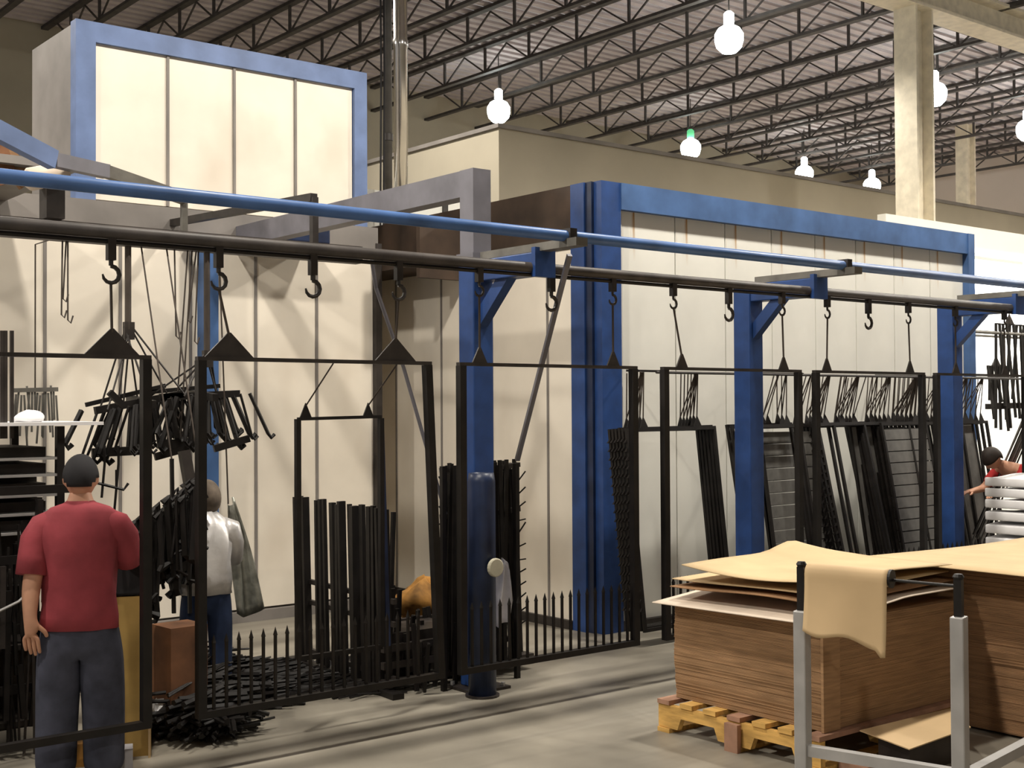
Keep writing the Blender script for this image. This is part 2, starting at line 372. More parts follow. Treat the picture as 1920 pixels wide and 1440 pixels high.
# dark canopy closing the gap between the booths
gc = thing('vestibule_canopy', (7.16, 9.3, 3.0), 'dark brown rusty canopy spanning the gap between the two booths', 'canopy')
q = at(760, 505, Y=10.4)
MB().box(XR1+0.06, X2-0.03, 10.3, 12.3, 3.42, 3.46).build('canopy_underside', 'header_brown', gc)
MB().box(XR1+0.06, X2-0.03, 10.3, 10.36, 3.30, 3.9).build('canopy_fascia', 'header_brown', gc)
MB().box(XR1+0.06, X2-0.03, 12.2, 12.3, 0.0, 3.42).build('canopy_back', 'panel_cream', gc)
# white box seen above the canopy
q = at(835, 372, Y=13.1); q0 = at(735, 372, Y=13.1)
wb = thing('roof_unit', (q0.x,13.1,H2-0.02), 'small white panelled unit on the booth roof behind the grey gantry', 'roof unit')
q9 = at(865, 365, Y=13.1)
MB().box(q0.x-0.7, q.x-0.05, 13.1, 13.16, 0.0, q.z).build('unit_panel', 'panel_white', wb)
MB().box(q.x-0.05, q.x+0.03, 13.08, 13.16, 0.0, q.z).build('unit_post', 'dark_steel', wb)
MB().box(q.x+0.03, q9.x+0.25, 13.1, 13.16, 0.0, q.z+0.05).build('unit_panel', 'panel_white', wb)
# ================================================================== flue pipe and cables
q = at(752, 400, Y=12.9)
fp = thing('steel_flue', (q.x, 12.9, H2-0.02), 'tall shiny stainless flue rising from the booth roof to the ceiling', 'flue')
MB().lathe((q.x,12.9,0), [(0.085,H2-0.02),(0.085,6.4),(0.095,6.42),(0.095,6.5),(0.085,6.52),(0.085,DECK)], 20).build('flue_tube', 'stainless', fp, True)
q = at(728, 400, Y=12.7)
fp = thing('conduit_pipe', (q.x, 12.7, H2-0.02), 'dark vertical pipe running beside the shiny flue', 'pipe')
MB().tube([(q.x,12.7,H2-0.02),(q.x,12.7,DECK)], 0.05, 12).build('pipe_tube', 'pipe_dark', fp, True)
MB().lathe((q.x,12.7,5.2), [(0.06,0),(0.06,0.08)], 12).build('pipe_clamp', 'dark_steel', fp)
for u in (713, 719):
    q = at(u, 400, Y=12.6)
    fp = thing('ceiling_cable', (q.x,12.6,H2-0.02), 'thin black cable hanging left of the dark pipe' if u==713 else 'thin black cable hanging closest to the dark pipe', 'cable')
    MB().tube([(q.x,12.6,H2-0.02),(q.x+0.02,12.6,6),(q.x,12.6,DECK)], 0.012, 5).build('cable_run', 'cap_black', fp)
q = at(700, 335, X=X2+0.1)
# ================================================================== gantries and conveyor
YP, YF, YN = 7.35, 6.63, 6.33
XG = [2.55, 5.60, 8.58, 11.70, 14.75]
gl = ['first blue gantry post by the left edge', 'tall blue gantry post with the bundle rack at its foot',
      'blue gantry post in front of the white booth, right of the corner column', 'blue gantry post near the right end of the booth',
      'blue gantry post beyond the booth at the far right']
for i, X in enumerate(XG):
    if i == 0: continue
    r = thing('gantry_post', (X, YP, 0), gl[i], 'gantry')
    MB().box(X-0.09, X+0.09, YP-0.09, YP+0.09, 0.02, 3.05).build('post', 'blue_paint', r, bevel=0.01)
    MB().box(X-0.17, X+0.17, YP-0.17, YP+0.17, 0, 0.02).build('base_plate', 'dark_steel', r)
    MB().box(X-0.075, X+0.075, YF-0.02, YP-0.09, 2.92, 3.07).build('cantilever_arm', 'blue_paint', r, bevel=0.008)
    MB().prism([(X-0.04,YP-0.09,2.60),(X-0.04,YP-0.09,2.74),(X-0.04,YP-0.28,2.92),(X-0.04,YP-0.42,2.92)], (0.08,0,0)).build('knee_brace', 'blue_paint', r)
    MB().box(X-0.09, X+0.09, YF-0.06, YF-0.02, 2.90, 3.10).build('end_plate', 'blue_paint', r)
    MB().box(X-0.05, X+0.05, 6.20, YP-0.12, 3.075, 3.13).build('arm_extension', 'grey_plate', r)
    if i == 1:       # this post carries on upwards and is tied back to the booth
        MB().box(X-0.08, X+0.08, YP-0.08, YP+0.08, 3.13, 3.74).build('stub_column', 'blue_grey', r)
        MB().box(X-0.07, X+0.07, YP+0.08, Y1-0.06, 3.55, 3.74).build('tie_beam', 'blue_grey', r)
        MB().box(X-0.10, X+0.10, YP-0.10, YP+0.10, 3.055, 3.13).build('cap_plate', 'blue_grey', r)
    for sx in (-0.13, 0.13):
        for sy in (-0.13, 0.13):
            MB().lathe((X+sx,YP+sy,0.02), [(0.016,0),(0.016,0.025)], 6).build('anchor_bolt', 'aluminium', r)
# overhead conveyor: rails, hangers, hooks
cv = thing('overhead_conveyor', (1.0, YF, 2.93), 'overhead conveyor with two parallel rails and dangling hooks', 'conveyor')
MB().tube([(-1.5,YF,2.965),(16.0,YF,2.965)], 0.036, 10).build('lower_rail', 'rail_dark', cv, True)
MB().tube([(-1.5,YF,2.915),(16.0,YF,2.915)], 0.014, 6).build('chain', 'black_powder', cv)
MB().tube([(-1.5,YN,3.15),(16.0,YN,3.15)], 0.038, 10).build('upper_rail', 'rail_blue', cv, True)
def hook_mb(x, big=1.0, ext=0.0):
    h = MB(); z0 = 2.92
    h.box(x-0.022, x+0.022, YF-0.02, YF+0.02, z0-0.11*big, z0+0.02)
    zc = z0-0.19*big-ext
    h.tube([(x,YF,z0-0.10*big),(x,YF,zc+0.05*big)], 0.013*big, 6)
    pts = [(x+math.sin(a)*0.048*big, YF, zc+math.cos(a)*0.048*big) for a in [math.radians(t) for t in range(0, 271, 30)]]
    h.tube(pts, [0.013*big]*7+[0.011*big,0.009*big,0.005*big], 6)
    return h, zc-0.048*big
def hk(u, big=1.0, X=None):
    x = ux(u, YF) if X is None else X
    h, zb = hook_mb(x, big); h.build('trolley_hook', 'dark_steel', cv); return x, zb
for u in (587, 1035, 1368, 1630): hk(u)
for X in XG[1:]:
    MB().box(X-0.03, X+0.03, YF-0.05, YF+0.05, 2.93, 2.95).build('rail_clamp', 'dark_steel', cv)
    MB().box(X-0.03, X+0.03, YN-0.05, YN+0.05, 3.125, 3.20).build('rail_clamp', 'dark_steel', cv)
# a back lane of the conveyor, running behind the first on the left
YB = 8.45
MB().box(-1.0, 5.3, YB-0.05, YB+0.05, 3.14, 3.27).build('back_lane_rail', 'rail_dark', cv)
for X in (0.2, 4.9):
    MB().bar((X,YB,3.27),(X,YB,3.62),0.05).build('rail_hanger','dark_steel',cv)
    MB().bar((X,YB,3.62),(X,Y1-0.06,3.72),0.06).build('rail_outrigger','dark_steel',cv)
# inclined blue feeder rail top left
q = at(-30, 232, Y=8.0); q2_ = at(100, 300, Y=8.2); q3 = at(200, 322, Y=8.4); q4 = at(345, 372, Y=8.45)
fr = thing('feeder_rail', (q2_.x, 8.2, q2_.z), 'faded blue feeder rail sloping down from the top left to the conveyor', 'rail')
MB().bar(q, q2_, 0.07, 0.12).build('upper_run', 'blue_light', fr)
MB().bar(q2_, q3, 0.07, 0.09).build('middle_run', 'blue_grey', fr)
MB().bar(q3, q4, 0.07, 0.08).build('lower_run', 'grey_plate', fr)
MB().bar(q4, (q4.x, YB, 3.27), 0.04).build('rail_drop', 'grey_plate', fr)
q = at(95, 335, Y=8.4)
dm = thing('drive_motor', (q.x, 8.4, q.z), 'pinkish drive motor beside the top of the sloping blue rail', 'motor')
MB().tube([(q.x-0.16,8.4,q.z-0.02),(q.x-0.14,8.4,q.z-0.02),(q.x+0.10,8.4,q.z+0.05)], [0.05,0.075,0.075], 12).build('motor_body', 'sheet_pale', dm, True)
MB().box(q.x-0.05,q.x+0.07,8.33,8.47,3.27,q.z-0.04).build('motor_foot','dark_steel',dm)
q = at(10, 300, Y=9.4)
tb = thing('timber_offcut', (q.x, 9.4, 3.9), 'brown timber board leaning at the extreme top left behind the rails', 'board')
MB().bar(at(-12,270,Y=9.4), at(14,345,Y=9.4), 0.06, 0.16).build('board', 'brown_board', tb)
MB().bar(at(6,285,Y=9.45), at(52,345,Y=9.45), 0.05, 0.14).build('board', 'cardboard_dark', tb)
MB().box(q.x-0.6,q.x+0.5,9.3,11.2,3.78,3.84).build('ledge','header_grey',tb)
# ================================================================== hung gate frames
ZT_F, ZB_F = 2.29, 0.34
FR = [(1.22,2.80,'black gate frame hanging in front of the man in the red shirt'),
      (3.12,4.66,'black gate frame hung by two big triangular plates before the dark picket stack'),
      (4.93,6.48,'black gate frame hanging across the gantry post with the bundle rack'),
      (6.80,8.35,'black gate frame hanging just right of the blue corner column'),
      (8.58,10.10,'black gate frame hanging mid booth between the two blue gantry posts'),
      (10.33,11.86,'black gate frame hanging across the blue post nearest the right end of the booth'),
      (12.10,13.62,'farthest black gate frame, hanging beyond the right end of the booth')]
hang = [(ux(210,YF), 1.45), (ux(430,YF), ux(742,YF)), (5.08, 6.28), (ux(1279,YF), ux(1470,YF)), (ux(1551,YF), ux(1707,YF)), (10.65,11.5), (12.4,13.3)]
hookx = [(ux(208,YF), 1.45), (ux(410,YF), ux(748,YF)), (5.08,6.28), (ux(1264,YF), ux(1468,YF)), (ux(1553,YF), ux(1705,YF)), (10.65,11.5), (12.4,13.3)]
for i, (xa, xb, lab) in enumerate(FR):
    r = thing('gate_frame', ((xa+xb)/2, YF, ZB_F), lab, 'gate frame', 'black gate frames on the conveyor')
    lean = 0.09 if i == 1 else 0.0
    MB().bar((xa,YF,ZB_F),(xa,YF,ZT_F),0.05,0.05).build('stile','black_powder',r)
    MB().bar((xb+lean,YF,ZB_F),(xb,YF,ZT_F),0.05,0.05).build('stile','black_powder',r)
    MB().box(xa-0.025,xb+0.025,YF-0.02,YF+0.02,ZT_F,ZT_F+0.022).build('top_rail','dark_steel',r)
    MB().box(xa-0.025,xb+0.025+lean,YF-0.025,YF+0.025,ZB_F-0.04,ZB_F).build('bottom_rail','black_powder',r)
    nP = 19; st = (xb-xa)/(nP+1)
    if i > 0:
        pk = MB().bar((xa+st,YF,ZB_F),(xa+st,YF,ZB_F+0.37),0.015,0.015)
        pk.add([(xa+st-.010,YF-.010,ZB_F+.37),(xa+st+.010,YF-.010,ZB_F+.37),(xa+st+.010,YF+.010,ZB_F+.37),(xa+st-.010,YF+.010,ZB_F+.37),(xa+st,YF,ZB_F+.42)],[(0,1,4),(1,2,4),(2,3,4),(3,0,4),(3,2,1,0)])
        pk = pk.build('picket','black_powder',r); copies(pk, [(st*k,0,0) for k in range(1,nP)], r)
    for k in (0,1):
        hx, zb = hk(0, 0.95 if i < 2 else 0.72, hookx[i][k]); tx = hang[i][k]
        W, Hh = (0.15, 0.14) if i < 2 else (0.06, 0.10)
        MB().prism([(tx-W,YF-0.006,ZT_F+0.022),(tx+W,YF-0.006,ZT_F+0.022),(tx+0.008,YF-0.006,ZT_F+0.022+Hh),(tx-0.008,YF-0.006,ZT_F+0.022+Hh)],(0,0.012,0)).build('hanger_plate','dark_steel',r)
        MB().tube([(tx,YF,ZT_F+Hh),(hx,YF,zb+0.01)],0.008,5).build('hanger_wire','wire',r)
# ---- narrow frame hanging inside the second gate frame
xa, xb, zt = ux(558,7.0), ux(714,7.0), at(620,785,Y=7.0).z; zb_ = at(560,1235,Y=7.0).z
r = thing('narrow_gate', ((xa+xb)/2,7.0,zb_), 'narrow black gate frame hung inside the frame with big triangular plates', 'gate frame')
for x in (xa, xb): MB().bar((x,7.0,zb_),(x,7.0,zt),0.032).build('stile','black_powder',r)
MB().bar((xa,7.0,zt),(xb,7.0,zt+0.01),0.02).build('top_rail','black_powder',r)
MB().bar((xa,7.0,zb_),(xb,7.0,zb_),0.03).build('bottom_rail','black_powder',r)
for u in (573, 690):
    x = ux(u,7.0)
    MB().prism([(x-0.045,6.995,zt),(x+0.045,6.995,zt),(x,6.995,zt+0.10)],(0,0.01,0)).build('hanger_plate','black_powder',r)
    MB().tube([(x,7.0,zt+0.08),(x-0.01,YF+0.02,ZT_F)],0.005,5).build('hanger_wire','wire',r)
MB().bar((xb+0.045,7.0,zb_+0.0),(xb+0.0,7.0,zt-0.02),0.03).build('spare_bar','navy',r)
# ---- batches of panels hung from the top rails of the frames
def make_panel(style, wd, hh):
    r = thing('hung_panel', (0,0,0), 'x', 'panel')
    MB().box(-wd/2,-wd/2+0.03,-0.013,0.013,-hh,0).build('stile','black_powder',r)
    MB().box(wd/2-0.03,wd/2,-0.013,0.013,-hh,0).build('stile','black_powder',r)
    MB().box(-wd/2+0.03,wd/2-0.03,-0.013,0.013,-0.03,0).build('rail','black_powder',r)
    MB().box(-wd/2+0.03,wd/2-0.03,-0.013,0.013,-hh,-hh+0.03).build('rail','black_powder',r)
    for sx in (-1,1):
        x = sx*wd*0.30
        MB().prism([(x-0.05,-0.004,0),(x+0.05,-0.004,0),(x,-0.004,0.10)],(0,0.008,0)).build('hanger_plate','black_powder',r)
    if style == 'slat':
        p0 = MB().box(-wd/2+0.03,wd/2-0.03,-0.008,0.008,-0.18,-0.072).build('slat','mesh_grey',r)
        nn = int((hh-0.1)/0.118)
        copies(p0,[(0,0,-0.118*k) for k in range(1,nn)],r)
    if style == 'sheet':
        MB().box(-wd/2+0.03,wd/2-0.03,-0.004,0.004,-hh+0.03,-0.03).build('infill_sheet','mesh_grey',r)
    if style == 'spike':
        p0 = MB().prism([(-wd/2-0.03,-0.01,-0.12),(-wd/2,-0.01,-0.09),(-wd/2,-0.01,-0.12)],(0,0.02,0)).build('barb','black_powder',r)
        copies(p0,[(0,0,-0.075*k) for k in range(1,int((hh-0.15)/0.075))],r)
    return r
protos = {k: None for k in ('open','slat','sheet','spike')}
batches = [ # style, u-left, u-right, height, count, lean deg, rear Y, dy, label
 ('spike', 1172, 1340, 1.72, 6, 6.5, 7.86, 0.035, 'barbed black panel beside the blue corner column'),
 ('slat', 1420, 1520, 1.68, 2, 9, 7.98, 0.05, 'grey slatted panel hung right of the middle blue post'),
 ('open', 1378, 1500, 1.68, 3, 10, 7.84, 0.05, 'open black panel hung among the grey slatted ones'),
 ('spike',1530, 1620, 1.68, 6, 13, 7.90, 0.04, 'barbed black panel left of the plain grey sheet'),
 ('sheet',1590, 1655, 1.68, 1, 9, 7.98, 0.05, 'plain grey sheet panel hung mid booth between black batches'),
 ('open', 1560, 1655, 1.68, 2, 12, 7.90, 0.06, 'open black panel just behind the grey sheet'),
 ('slat', 1650, 1735, 1.68, 6, 11, 7.86, 0.05, 'slatted panel in the batch left of the last blue post'),
 ('open', 1700, 1780, 1.68, 6, 11, 7.86, 0.05, 'open black panel behind the last blue post'),
 ('sheet',1770, 1822, 1.68, 2, 10, 7.90, 0.06, 'plain grey panel behind the last blue post'),
 ('open', 1800, 1850, 1.66, 5, 9, 7.86, 0.06, 'narrow black panel right of the last blue post'),
]
RX0, RX1, RY, RZ = 7.9, 14.2, 7.80, 2.315
r = thing('panel_rail', ((RX0+RX1)/2, RY, RZ), 'thin dark rail on brackets along the front of the white booth', 'rail')
MB().tube([(RX0,RY,RZ),(RX1,RY,RZ)],0.012,8).build('rail_tube','dark_steel',r)
for x in (8.05, 9.9, 11.8, 13.68): MB().bar((x,RY,RZ+0.01),(x,Y2+0.0,RZ+0.03),0.02).build('bracket','dark_steel',r)
for (sty, ua, ub_, hh, cnt, ln, y0, dy, lab) in batches:
    wd = ux(ub_,y0)-ux(ua,y0); xcn = (ux(ub_,y0)+ux(ua,y0))/2
    pr = make_panel(sty, wd, hh); z0 = 1.84
    for k in range(cnt):
        o = pr if k == 0 else copy_tree(pr)
        xx = xcn - 0.006*k; yy = y0 + dy*k
        o.location = (xx, yy, z0 + random.uniform(-0.012,0.012))
        o.rotation_euler = (math.radians(-ln), math.radians(random.uniform(-0.6,0.6)), 0)
        ordn = ['frontmost','second from the front','third from the front','fourth from the front','fifth from the front','rearmost']
        tag(o, lab if cnt == 1 else lab + ', ' + (ordn[k] if k < cnt-1 else 'rearmost'), 'panel', 'panels hung from the gate frames')
        for sx in (-1,1):
            wx = sx*wd*0.30
            a = Vector((wx,0,0.09)); top = Vector((xx+wx-0.06, RY, RZ)); 
            mw = o.rotation_euler.to_matrix(); topl = mw.inverted() @ (top - Vector(o.location))
            t = MB().tube([a, topl], 0.006, 5)
            me = bpy.data.meshes.new('hanger_wire'); me.from_pydata([tuple(q) for q in t.v],[],t.f); me.materials.append(M['wire'])
            wo = bpy.data.objects.new('hanger_wire', me); COL.objects.link(wo); wo.parent = o
# ---- hanging racks beyond the far right end
for (u, vt, wpx, Yr, lab) in [(1893,560,46,9.4,'small black rack hanging against the bright white booth, nearer the edge'),(1868,640,30,9.9,'small black rack with rods hanging just right of the booth end post')]:
    p = at(u, vt, Y=Yr); pb = at(u, 800, Y=Yr)
    r = thing('hanging_rack', (p.x,Yr,pb.z), lab, 'rack')
    w_ = wpx*0.0078
    zt = p.z-0.35
    MB().tube([(p.x,Yr,3.0),(p.x,Yr,zt+0.09)],0.008,5).build('hanger_wire','wire',r)
    MB().prism([(p.x-0.12,Yr,zt),(p.x+0.12,Yr,zt),(p.x,Yr,zt+0.14)],(0,0.015,0)).build('hanger_plate','dark_steel',r)
    MB().box(p.x-w_,p.x+w_,Yr-0.01,Yr+0.01,zt-0.02,zt).build('top_bar','black_powder',r)
    for k in range(9):
        x = p.x-w_+2*w_*k/8
        MB().bar((x,Yr,zt),(x+random.uniform(-.05,.08),Yr+random.uniform(-.1,.1),pb.z+random.uniform(-.1,.4)),0.03).build('rod','black_powder',r)
    MB().box(p.x-w_-0.05,p.x+w_+0.1,Yr-0.02,Yr+0.02,pb.z+0.25,pb.z+0.33).build('cross_bar','black_powder',r)
bl = thing('far_rail', (15,9.4,3.0), 'thin grey rail crossing in front of the bright white booth', 'rail')
MB().tube([(13.9,9.4,3.0),(22,9.4,3.0)],0.025,8).build('rail_tube','grey_plate',bl)
MB().tube([(13.9,9.9,3.0),(22,9.9,3.0)],0.02,8).build('rail_tube','grey_plate',bl)
for xx in (13.95, 21.5):
    MB().bar((xx,9.38,3.0),(xx,9.92,3.0),0.05).build('rail_tie','grey_plate',bl)
    MB().bar((xx,9.65,0.0),(xx,9.65,3.0),0.05).build('rail_stand','grey_plate',bl)
# ---- bundle of thin rods hanging by the last post
r = thing('rod_bundle', (ux(1828,7.5),7.5,0.5), 'bundle of thin pale and dark rods hanging right of the last blue post', 'rods')
for k in range(10):
    x = ux(1816,7.5)+0.028*k
    MB().bar((x-0.03,YF+0.05,ZT_F),(x+0.03,7.5,0.55+random.uniform(0,.15)),0.012).build('rod', random.choice(['black_powder','mesh_grey','dark_steel']), r)
# ================================================================== picket stack leaning behind the second frame
r = thing('picket_stack', (5.0,8.2,0), 'stack of black picket panels standing on the floor behind the hung frames', 'fence panels')
for k in range(17):
    t = k/16; y = 9.0-1.45*t; x = 5.06-0.10*t+random.uniform(-.02,.02)
    if k in (3,): continue
    MB().bar((x,y,0.05),(x-0.02,y+random.uniform(-.02,.02),1.30+0.03*random.random()),random.choice((0.025,0.03,0.045)),random.choice((0.03,0.04,0.06))).build('picket','black_powder',r)
for z in (0.12, 0.5, 0.66): MB().bar((5.09,9.05,z),(4.99,7.5,z),0.03,0.035).build('cross_rail','dark_steel',r)
MB().bar((5.06,9.1,0.02),(4.95,7.4,0.02),0.09,0.04).build('bottom_rail','black_powder',r)
x = ux(737,7.9)
MB().bar((x-0.05,7.9,0.05),(x,7.9,at(740,960,Y=7.9).z),0.028).build('loose_picket','black_powder',r)
MB().bar((4.9,7.62,0.03),(x-0.02,7.86,0.08),0.04).build('foot_bar','black_powder',r)
# low scrap rack of black bars between picket stack and post
r = thing('scrap_rack', (5.45,7.9,0), 'low dark rack heaped with black bars beside the gantry post', 'rack')
for k in range(34):
    u = 720+random.uniform(0,140); Yk = random.uniform(7.4,8.3); xx = ux(u,Yk); zz = random.uniform(0.55,0.85) if u < 748 else random.uniform(0.28,0.5)
    MB().bar((xx,Yk,0.02),(xx+random.uniform(-.05,.05),Yk+random.uniform(-.1,.1),zz),0.02,0.03).build('bar','black_powder',r)
for z in (0.08,0.2,0.32):
    MB().bar((ux(715,7.6),7.6,z),(ux(865,7.6),7.6,z),0.04,0.05).build('rail','dark_steel',r)
    MB().bar((ux(720,8.2),8.2,z),(ux(860,8.2),8.2,z),0.04,0.16).build('rail','dark_steel',r)
MB().box(ux(720,7.7),ux(860,7.7),7.7,8.1,0.10,0.40).build('tray','dark_steel',r)
# mustard bag
def blob(c, sx, sy, sz, seed, nlat=10, nlon=14, lump=0.18, sag=0.0):
    rnd = random.Random(seed); mb = MB(); ph = [rnd.uniform(0,6.28) for _ in range(6)]; prof = []
    for i in range(nlat+1):
        th = math.pi*i/nlat
        for j in range(nlon):
            a = 2*math.pi*j/nlon
            k = 1+lump*(math.sin(3*a+ph[0]+2*th)*0.5+math.sin(5*a+ph[1]-3*th)*0.3+math.sin(4*th+ph[2])*0.3)
            mb.v.append(Vector((c[0]+sx*k*math.sin(th)*math.cos(a), c[1]+sy*k*math.sin(th)*math.sin(a), c[2]+sz*k*math.cos(th))))
    for i in range(nlat):
        for j in range(nlon):
            p_ = i*nlon+j; q_ = i*nlon+(j+1)%nlon; mb.f.append((p_,q_,q_+nlon,p_+nlon))
    return mb
p = at(800,1130,Y=8.5)
zc = at(795,1128,Y=8.5).z
o = blob((p.x-0.02,8.5,zc),0.25,0.2,0.17,3,12,18,0.3).build('mustard_sack','amber',None,True)
tag(o,'crumpled mustard brown sack lying on the scrap behind the post','sack')
st_ = MB().box(p.x-0.3,p.x+0.3,8.3,8.7,0.0,zc-0.15).build('sack_plinth','dark_steel'); tag(st_,'low dark bin under the mustard sack','bin')
# ---- bundle rack round the post
r = thing('bundle_rack', (5.75,7.8,0), 'rack crammed with black fence sections round the blue gantry post', 'rack')
def upright_bundle(u0,u1,Y0,vt,n,zb=0.1):
    for k in range(n):
        u = u0+(u1-u0)*random.random(); Yk = Y0+random.uniform(-.12,.12); x = ux(u,Yk); zt = at(u,vt+random.uniform(-12,14),Y=Yk).z
        MB().bar((x+random.uniform(-.04,.04),Yk+random.uniform(-.05,.05),zb),(x,Yk,zt),0.016,0.03).build('fence_bar','black_powder',r)
upright_bundle(832,872,7.65,878,20); upright_bundle(924,968,7.65,872,24)
for zc in (0.25, 1.22, 1.56):
    for (u0,u1) in ((826,874),(922,972)):
        MB().bar((ux(u0,7.6),7.6,zc),(ux(u1,7.6),7.6,zc+0.02),0.04,0.035).build('band','dark_steel',r)
MB().box(ux(838,7.75),ux(868,7.75),7.72,7.80,0.3,1.2).build('dark_plate','dark_steel',r)
MB().box(ux(934,7.75),ux(966,7.75),7.72,7.80,0.9,1.5).build('dark_plate','dark_steel',r)
MB().box(ux(828,7.8),ux(968,7.8),7.6,8.0,0.04,0.12).build('rack_base','dark_steel',r)
for (u,) in ((967,),(830,)):
    x = ux(u,7.42); MB().bar((x,7.42,0),(x,7.42,1.6),0.035).build('rack_leg','black_powder',r)
for s_, u in ((-1,832),(1,970)):        # short twigs / barbs sticking out of the bundle
    for k in range(12):
        z = 0.35+0.1*k; x = ux(u,7.6)
        MB().bar((x,7.6,z),(x+s_*0.06,7.58,z+random.uniform(.0,.09)),0.009).build('barb','black_powder',r)
# bollard
x = ux(905,7.1)
bl = thing('bollard', (x,7.12,0), 'scuffed dark blue pipe bollard standing in front of the gantry post', 'bollard')
MB().lathe((x,7.12,0),[(0.098,0.015),(0.098,1.50),(0.088,1.56),(0.075,1.56),(0.075,1.48)],20).build('pipe','navy',bl,True)
MB().lathe((x,7.12,0),[(0.12,0),(0.12,0.015)],20).build('base_plate','dark_steel',bl)
o = MB().lathe((x+0.02,6.99,at(912,1066,Y=6.99).z),[(0.058,-0.015),(0.065,-0.01),(0.065,0.01),(0.058,0.015)],18)
c0 = Vector((x+0.02,6.99,at(912,1066,Y=6.99).z))
o.v = [c0 + Vector(((q-c0).x, (q-c0).z, (q-c0).y)) for q in o.v]
tag(o.build('tape_roll','tape'),'pale round roll of tape stuck on the dark bollard','tape')
# white cloth
def cloth_fn(u0,u1,v0,v1,Y,amp=0.03,taper=0.25):
    def f(a,b_):
        cu = (u0+u1)/2; hw = (u1-u0)/2*(1-taper+taper*b_*1.6 if b_<0.6 else 1-0.5*(b_-0.6))
        p = at(cu+(a*2-1)*hw, v0+(v1-v0)*b_ + 6*math.sin(a*7), Y=Y); p.y += amp*math.sin(a*11+b_*3); return p
    return f
o = MB().sheet(cloth_fn(924,962,1052,1172,7.45,0.03,0.7),14,10,(0,0.008,0)).build('white_rag','white_cloth',None,True)
tag(o,'crumpled white rag hanging on the right side of the bundle rack','rag')
# diagonal rods
a = at(1068,478,Y=6.45); c = at(970,862,Y=7.5)
o = MB().bar(a,c,0.032).build('tie_rod','blue_grey'); tag(o,'long slanting steel rod from the gantry arm down to the bundle rack','rod')
a = at(757,690,Y=7.5); c = at(836,965,Y=7.6)
a2 = at(705,540,Y=7.4)
o = MB().tube([at(697,488,Y=7.3),a2,a,c],0.014,6).build('tie_rod','blue_grey'); tag(o,'slanting steel rod from the rail down to the left of the bundle rack','rod')
# ================================================================== left: hanging carousels
def carousel(u0,v0,u1,v1,Yc,uw,vw,lab,n1,seed,ztop=3.15):
    rnd = random.Random(seed)
    a = at(u0,v0,Y=Yc); c = at(u1,v1,Y=Yc); mid = (a+c)/2
    r = thing('hook_carousel', (mid.x,Yc,mid.z-0.4), lab, 'rack')
    MB().bar(a,c,0.04,0.05).build('main_bar','black_powder',r)
    MB().bar(mid+Vector((-.10,-.45,-.02)),mid+Vector((.10,.45,.03)),0.04,0.05).build('cross_bar','black_powder',r)
    MB().bar(a+Vector((0.03,0.25,0.04)),c+Vector((-0.03,0.25,0.06)),0.025,0.03).build('rear_bar','black_powder',r)
    ap = at(uw,vw,Y=Yc)
    for k in range(9):
        t = (k+0.5)/9; q = a.lerp(c,t)+Vector((0,rnd.uniform(-.2,.3),0))
        MB().tube([ap+Vector((rnd.uniform(-.03,.03),0,0)),q],0.007,5).build('fan_wire','dark_steel',r)
    MB().tube([(ap.x,Yc,ap.z-0.02),(ap.x,YB,ztop)],0.022,6).build('hanger_rope','wire',r)
    MB().box(ap.x-0.03,ap.x+0.04,Yc-0.02,Yc+0.02,ap.z-0.09,ap.z+0.03).build('collar','dark_steel',r)
    for k in range(n1):
        t = k/(n1-1); q = a.lerp(c,t)+Vector((0,rnd.choice([0,0,0.25,-0.2]),0)); L = rnd.uniform(.22,.36); sp_ = (t-0.5)*0.28
        e = q+Vector((sp_,rnd.uniform(-.08,.08),-L))
        MB().tube([q,e,e+Vector((0.025,0,-0.03)),e+Vector((0.05,0,-0.005))],rnd.choice([0.010,0.014,0.020]),5).build('hook_rod','black_powder',r)
    zl = mid.z-0.34
    MB().bar((a.x-0.04,Yc-0.05,zl),(mid.x-0.05,Yc-0.1,zl+0.01),0.04,0.06).build('lower_bar','black_powder',r)
    MB().bar((mid.x+0.08,Yc-0.05,zl-0.04),(c.x+0.03,Yc-0.1,zl+0.03),0.04,0.05).build('lower_bar','black_powder',r)
    return r
carousel(178,770,345,738,8.45,240,612,'black hook rack hanging by a fan of wires above the man in red',34,1)
carousel(300,745,448,738,8.45,388,665,'black hook rack hanging right beside the left stile of the second gate frame',34,2)
o = MB().bar(at(205,735,Y=8.1),at(232,762,Y=8.1),0.035,0.04).build('cranked_bar','black_powder'); tag(o,'short cranked black bar sticking up at the end of the left hook rack','bar')
# loose wires from the back lane
r = thing('loose_wires', (ux(120,YB),YB,2.6), 'thin wires with small hooks dangling from the rear rail', 'wires')
for (ua,va,ub,vb) in [(117,440,115,590),(124,440,118,560),(127,440,127,600),(352,440,330,780),(327,440,330,630),(368,450,352,600),(372,450,365,640),(360,450,338,820)]:
    p0 = at(ua,va,Y=YB); p0.z = 3.15; p1 = at(ub,vb,Y=YB)
    MB().tube([p0,p1,p1+Vector((0.02,0,-0.02)),p1+Vector((0.035,0,0.03))],0.006,5).build('wire','wire',r)
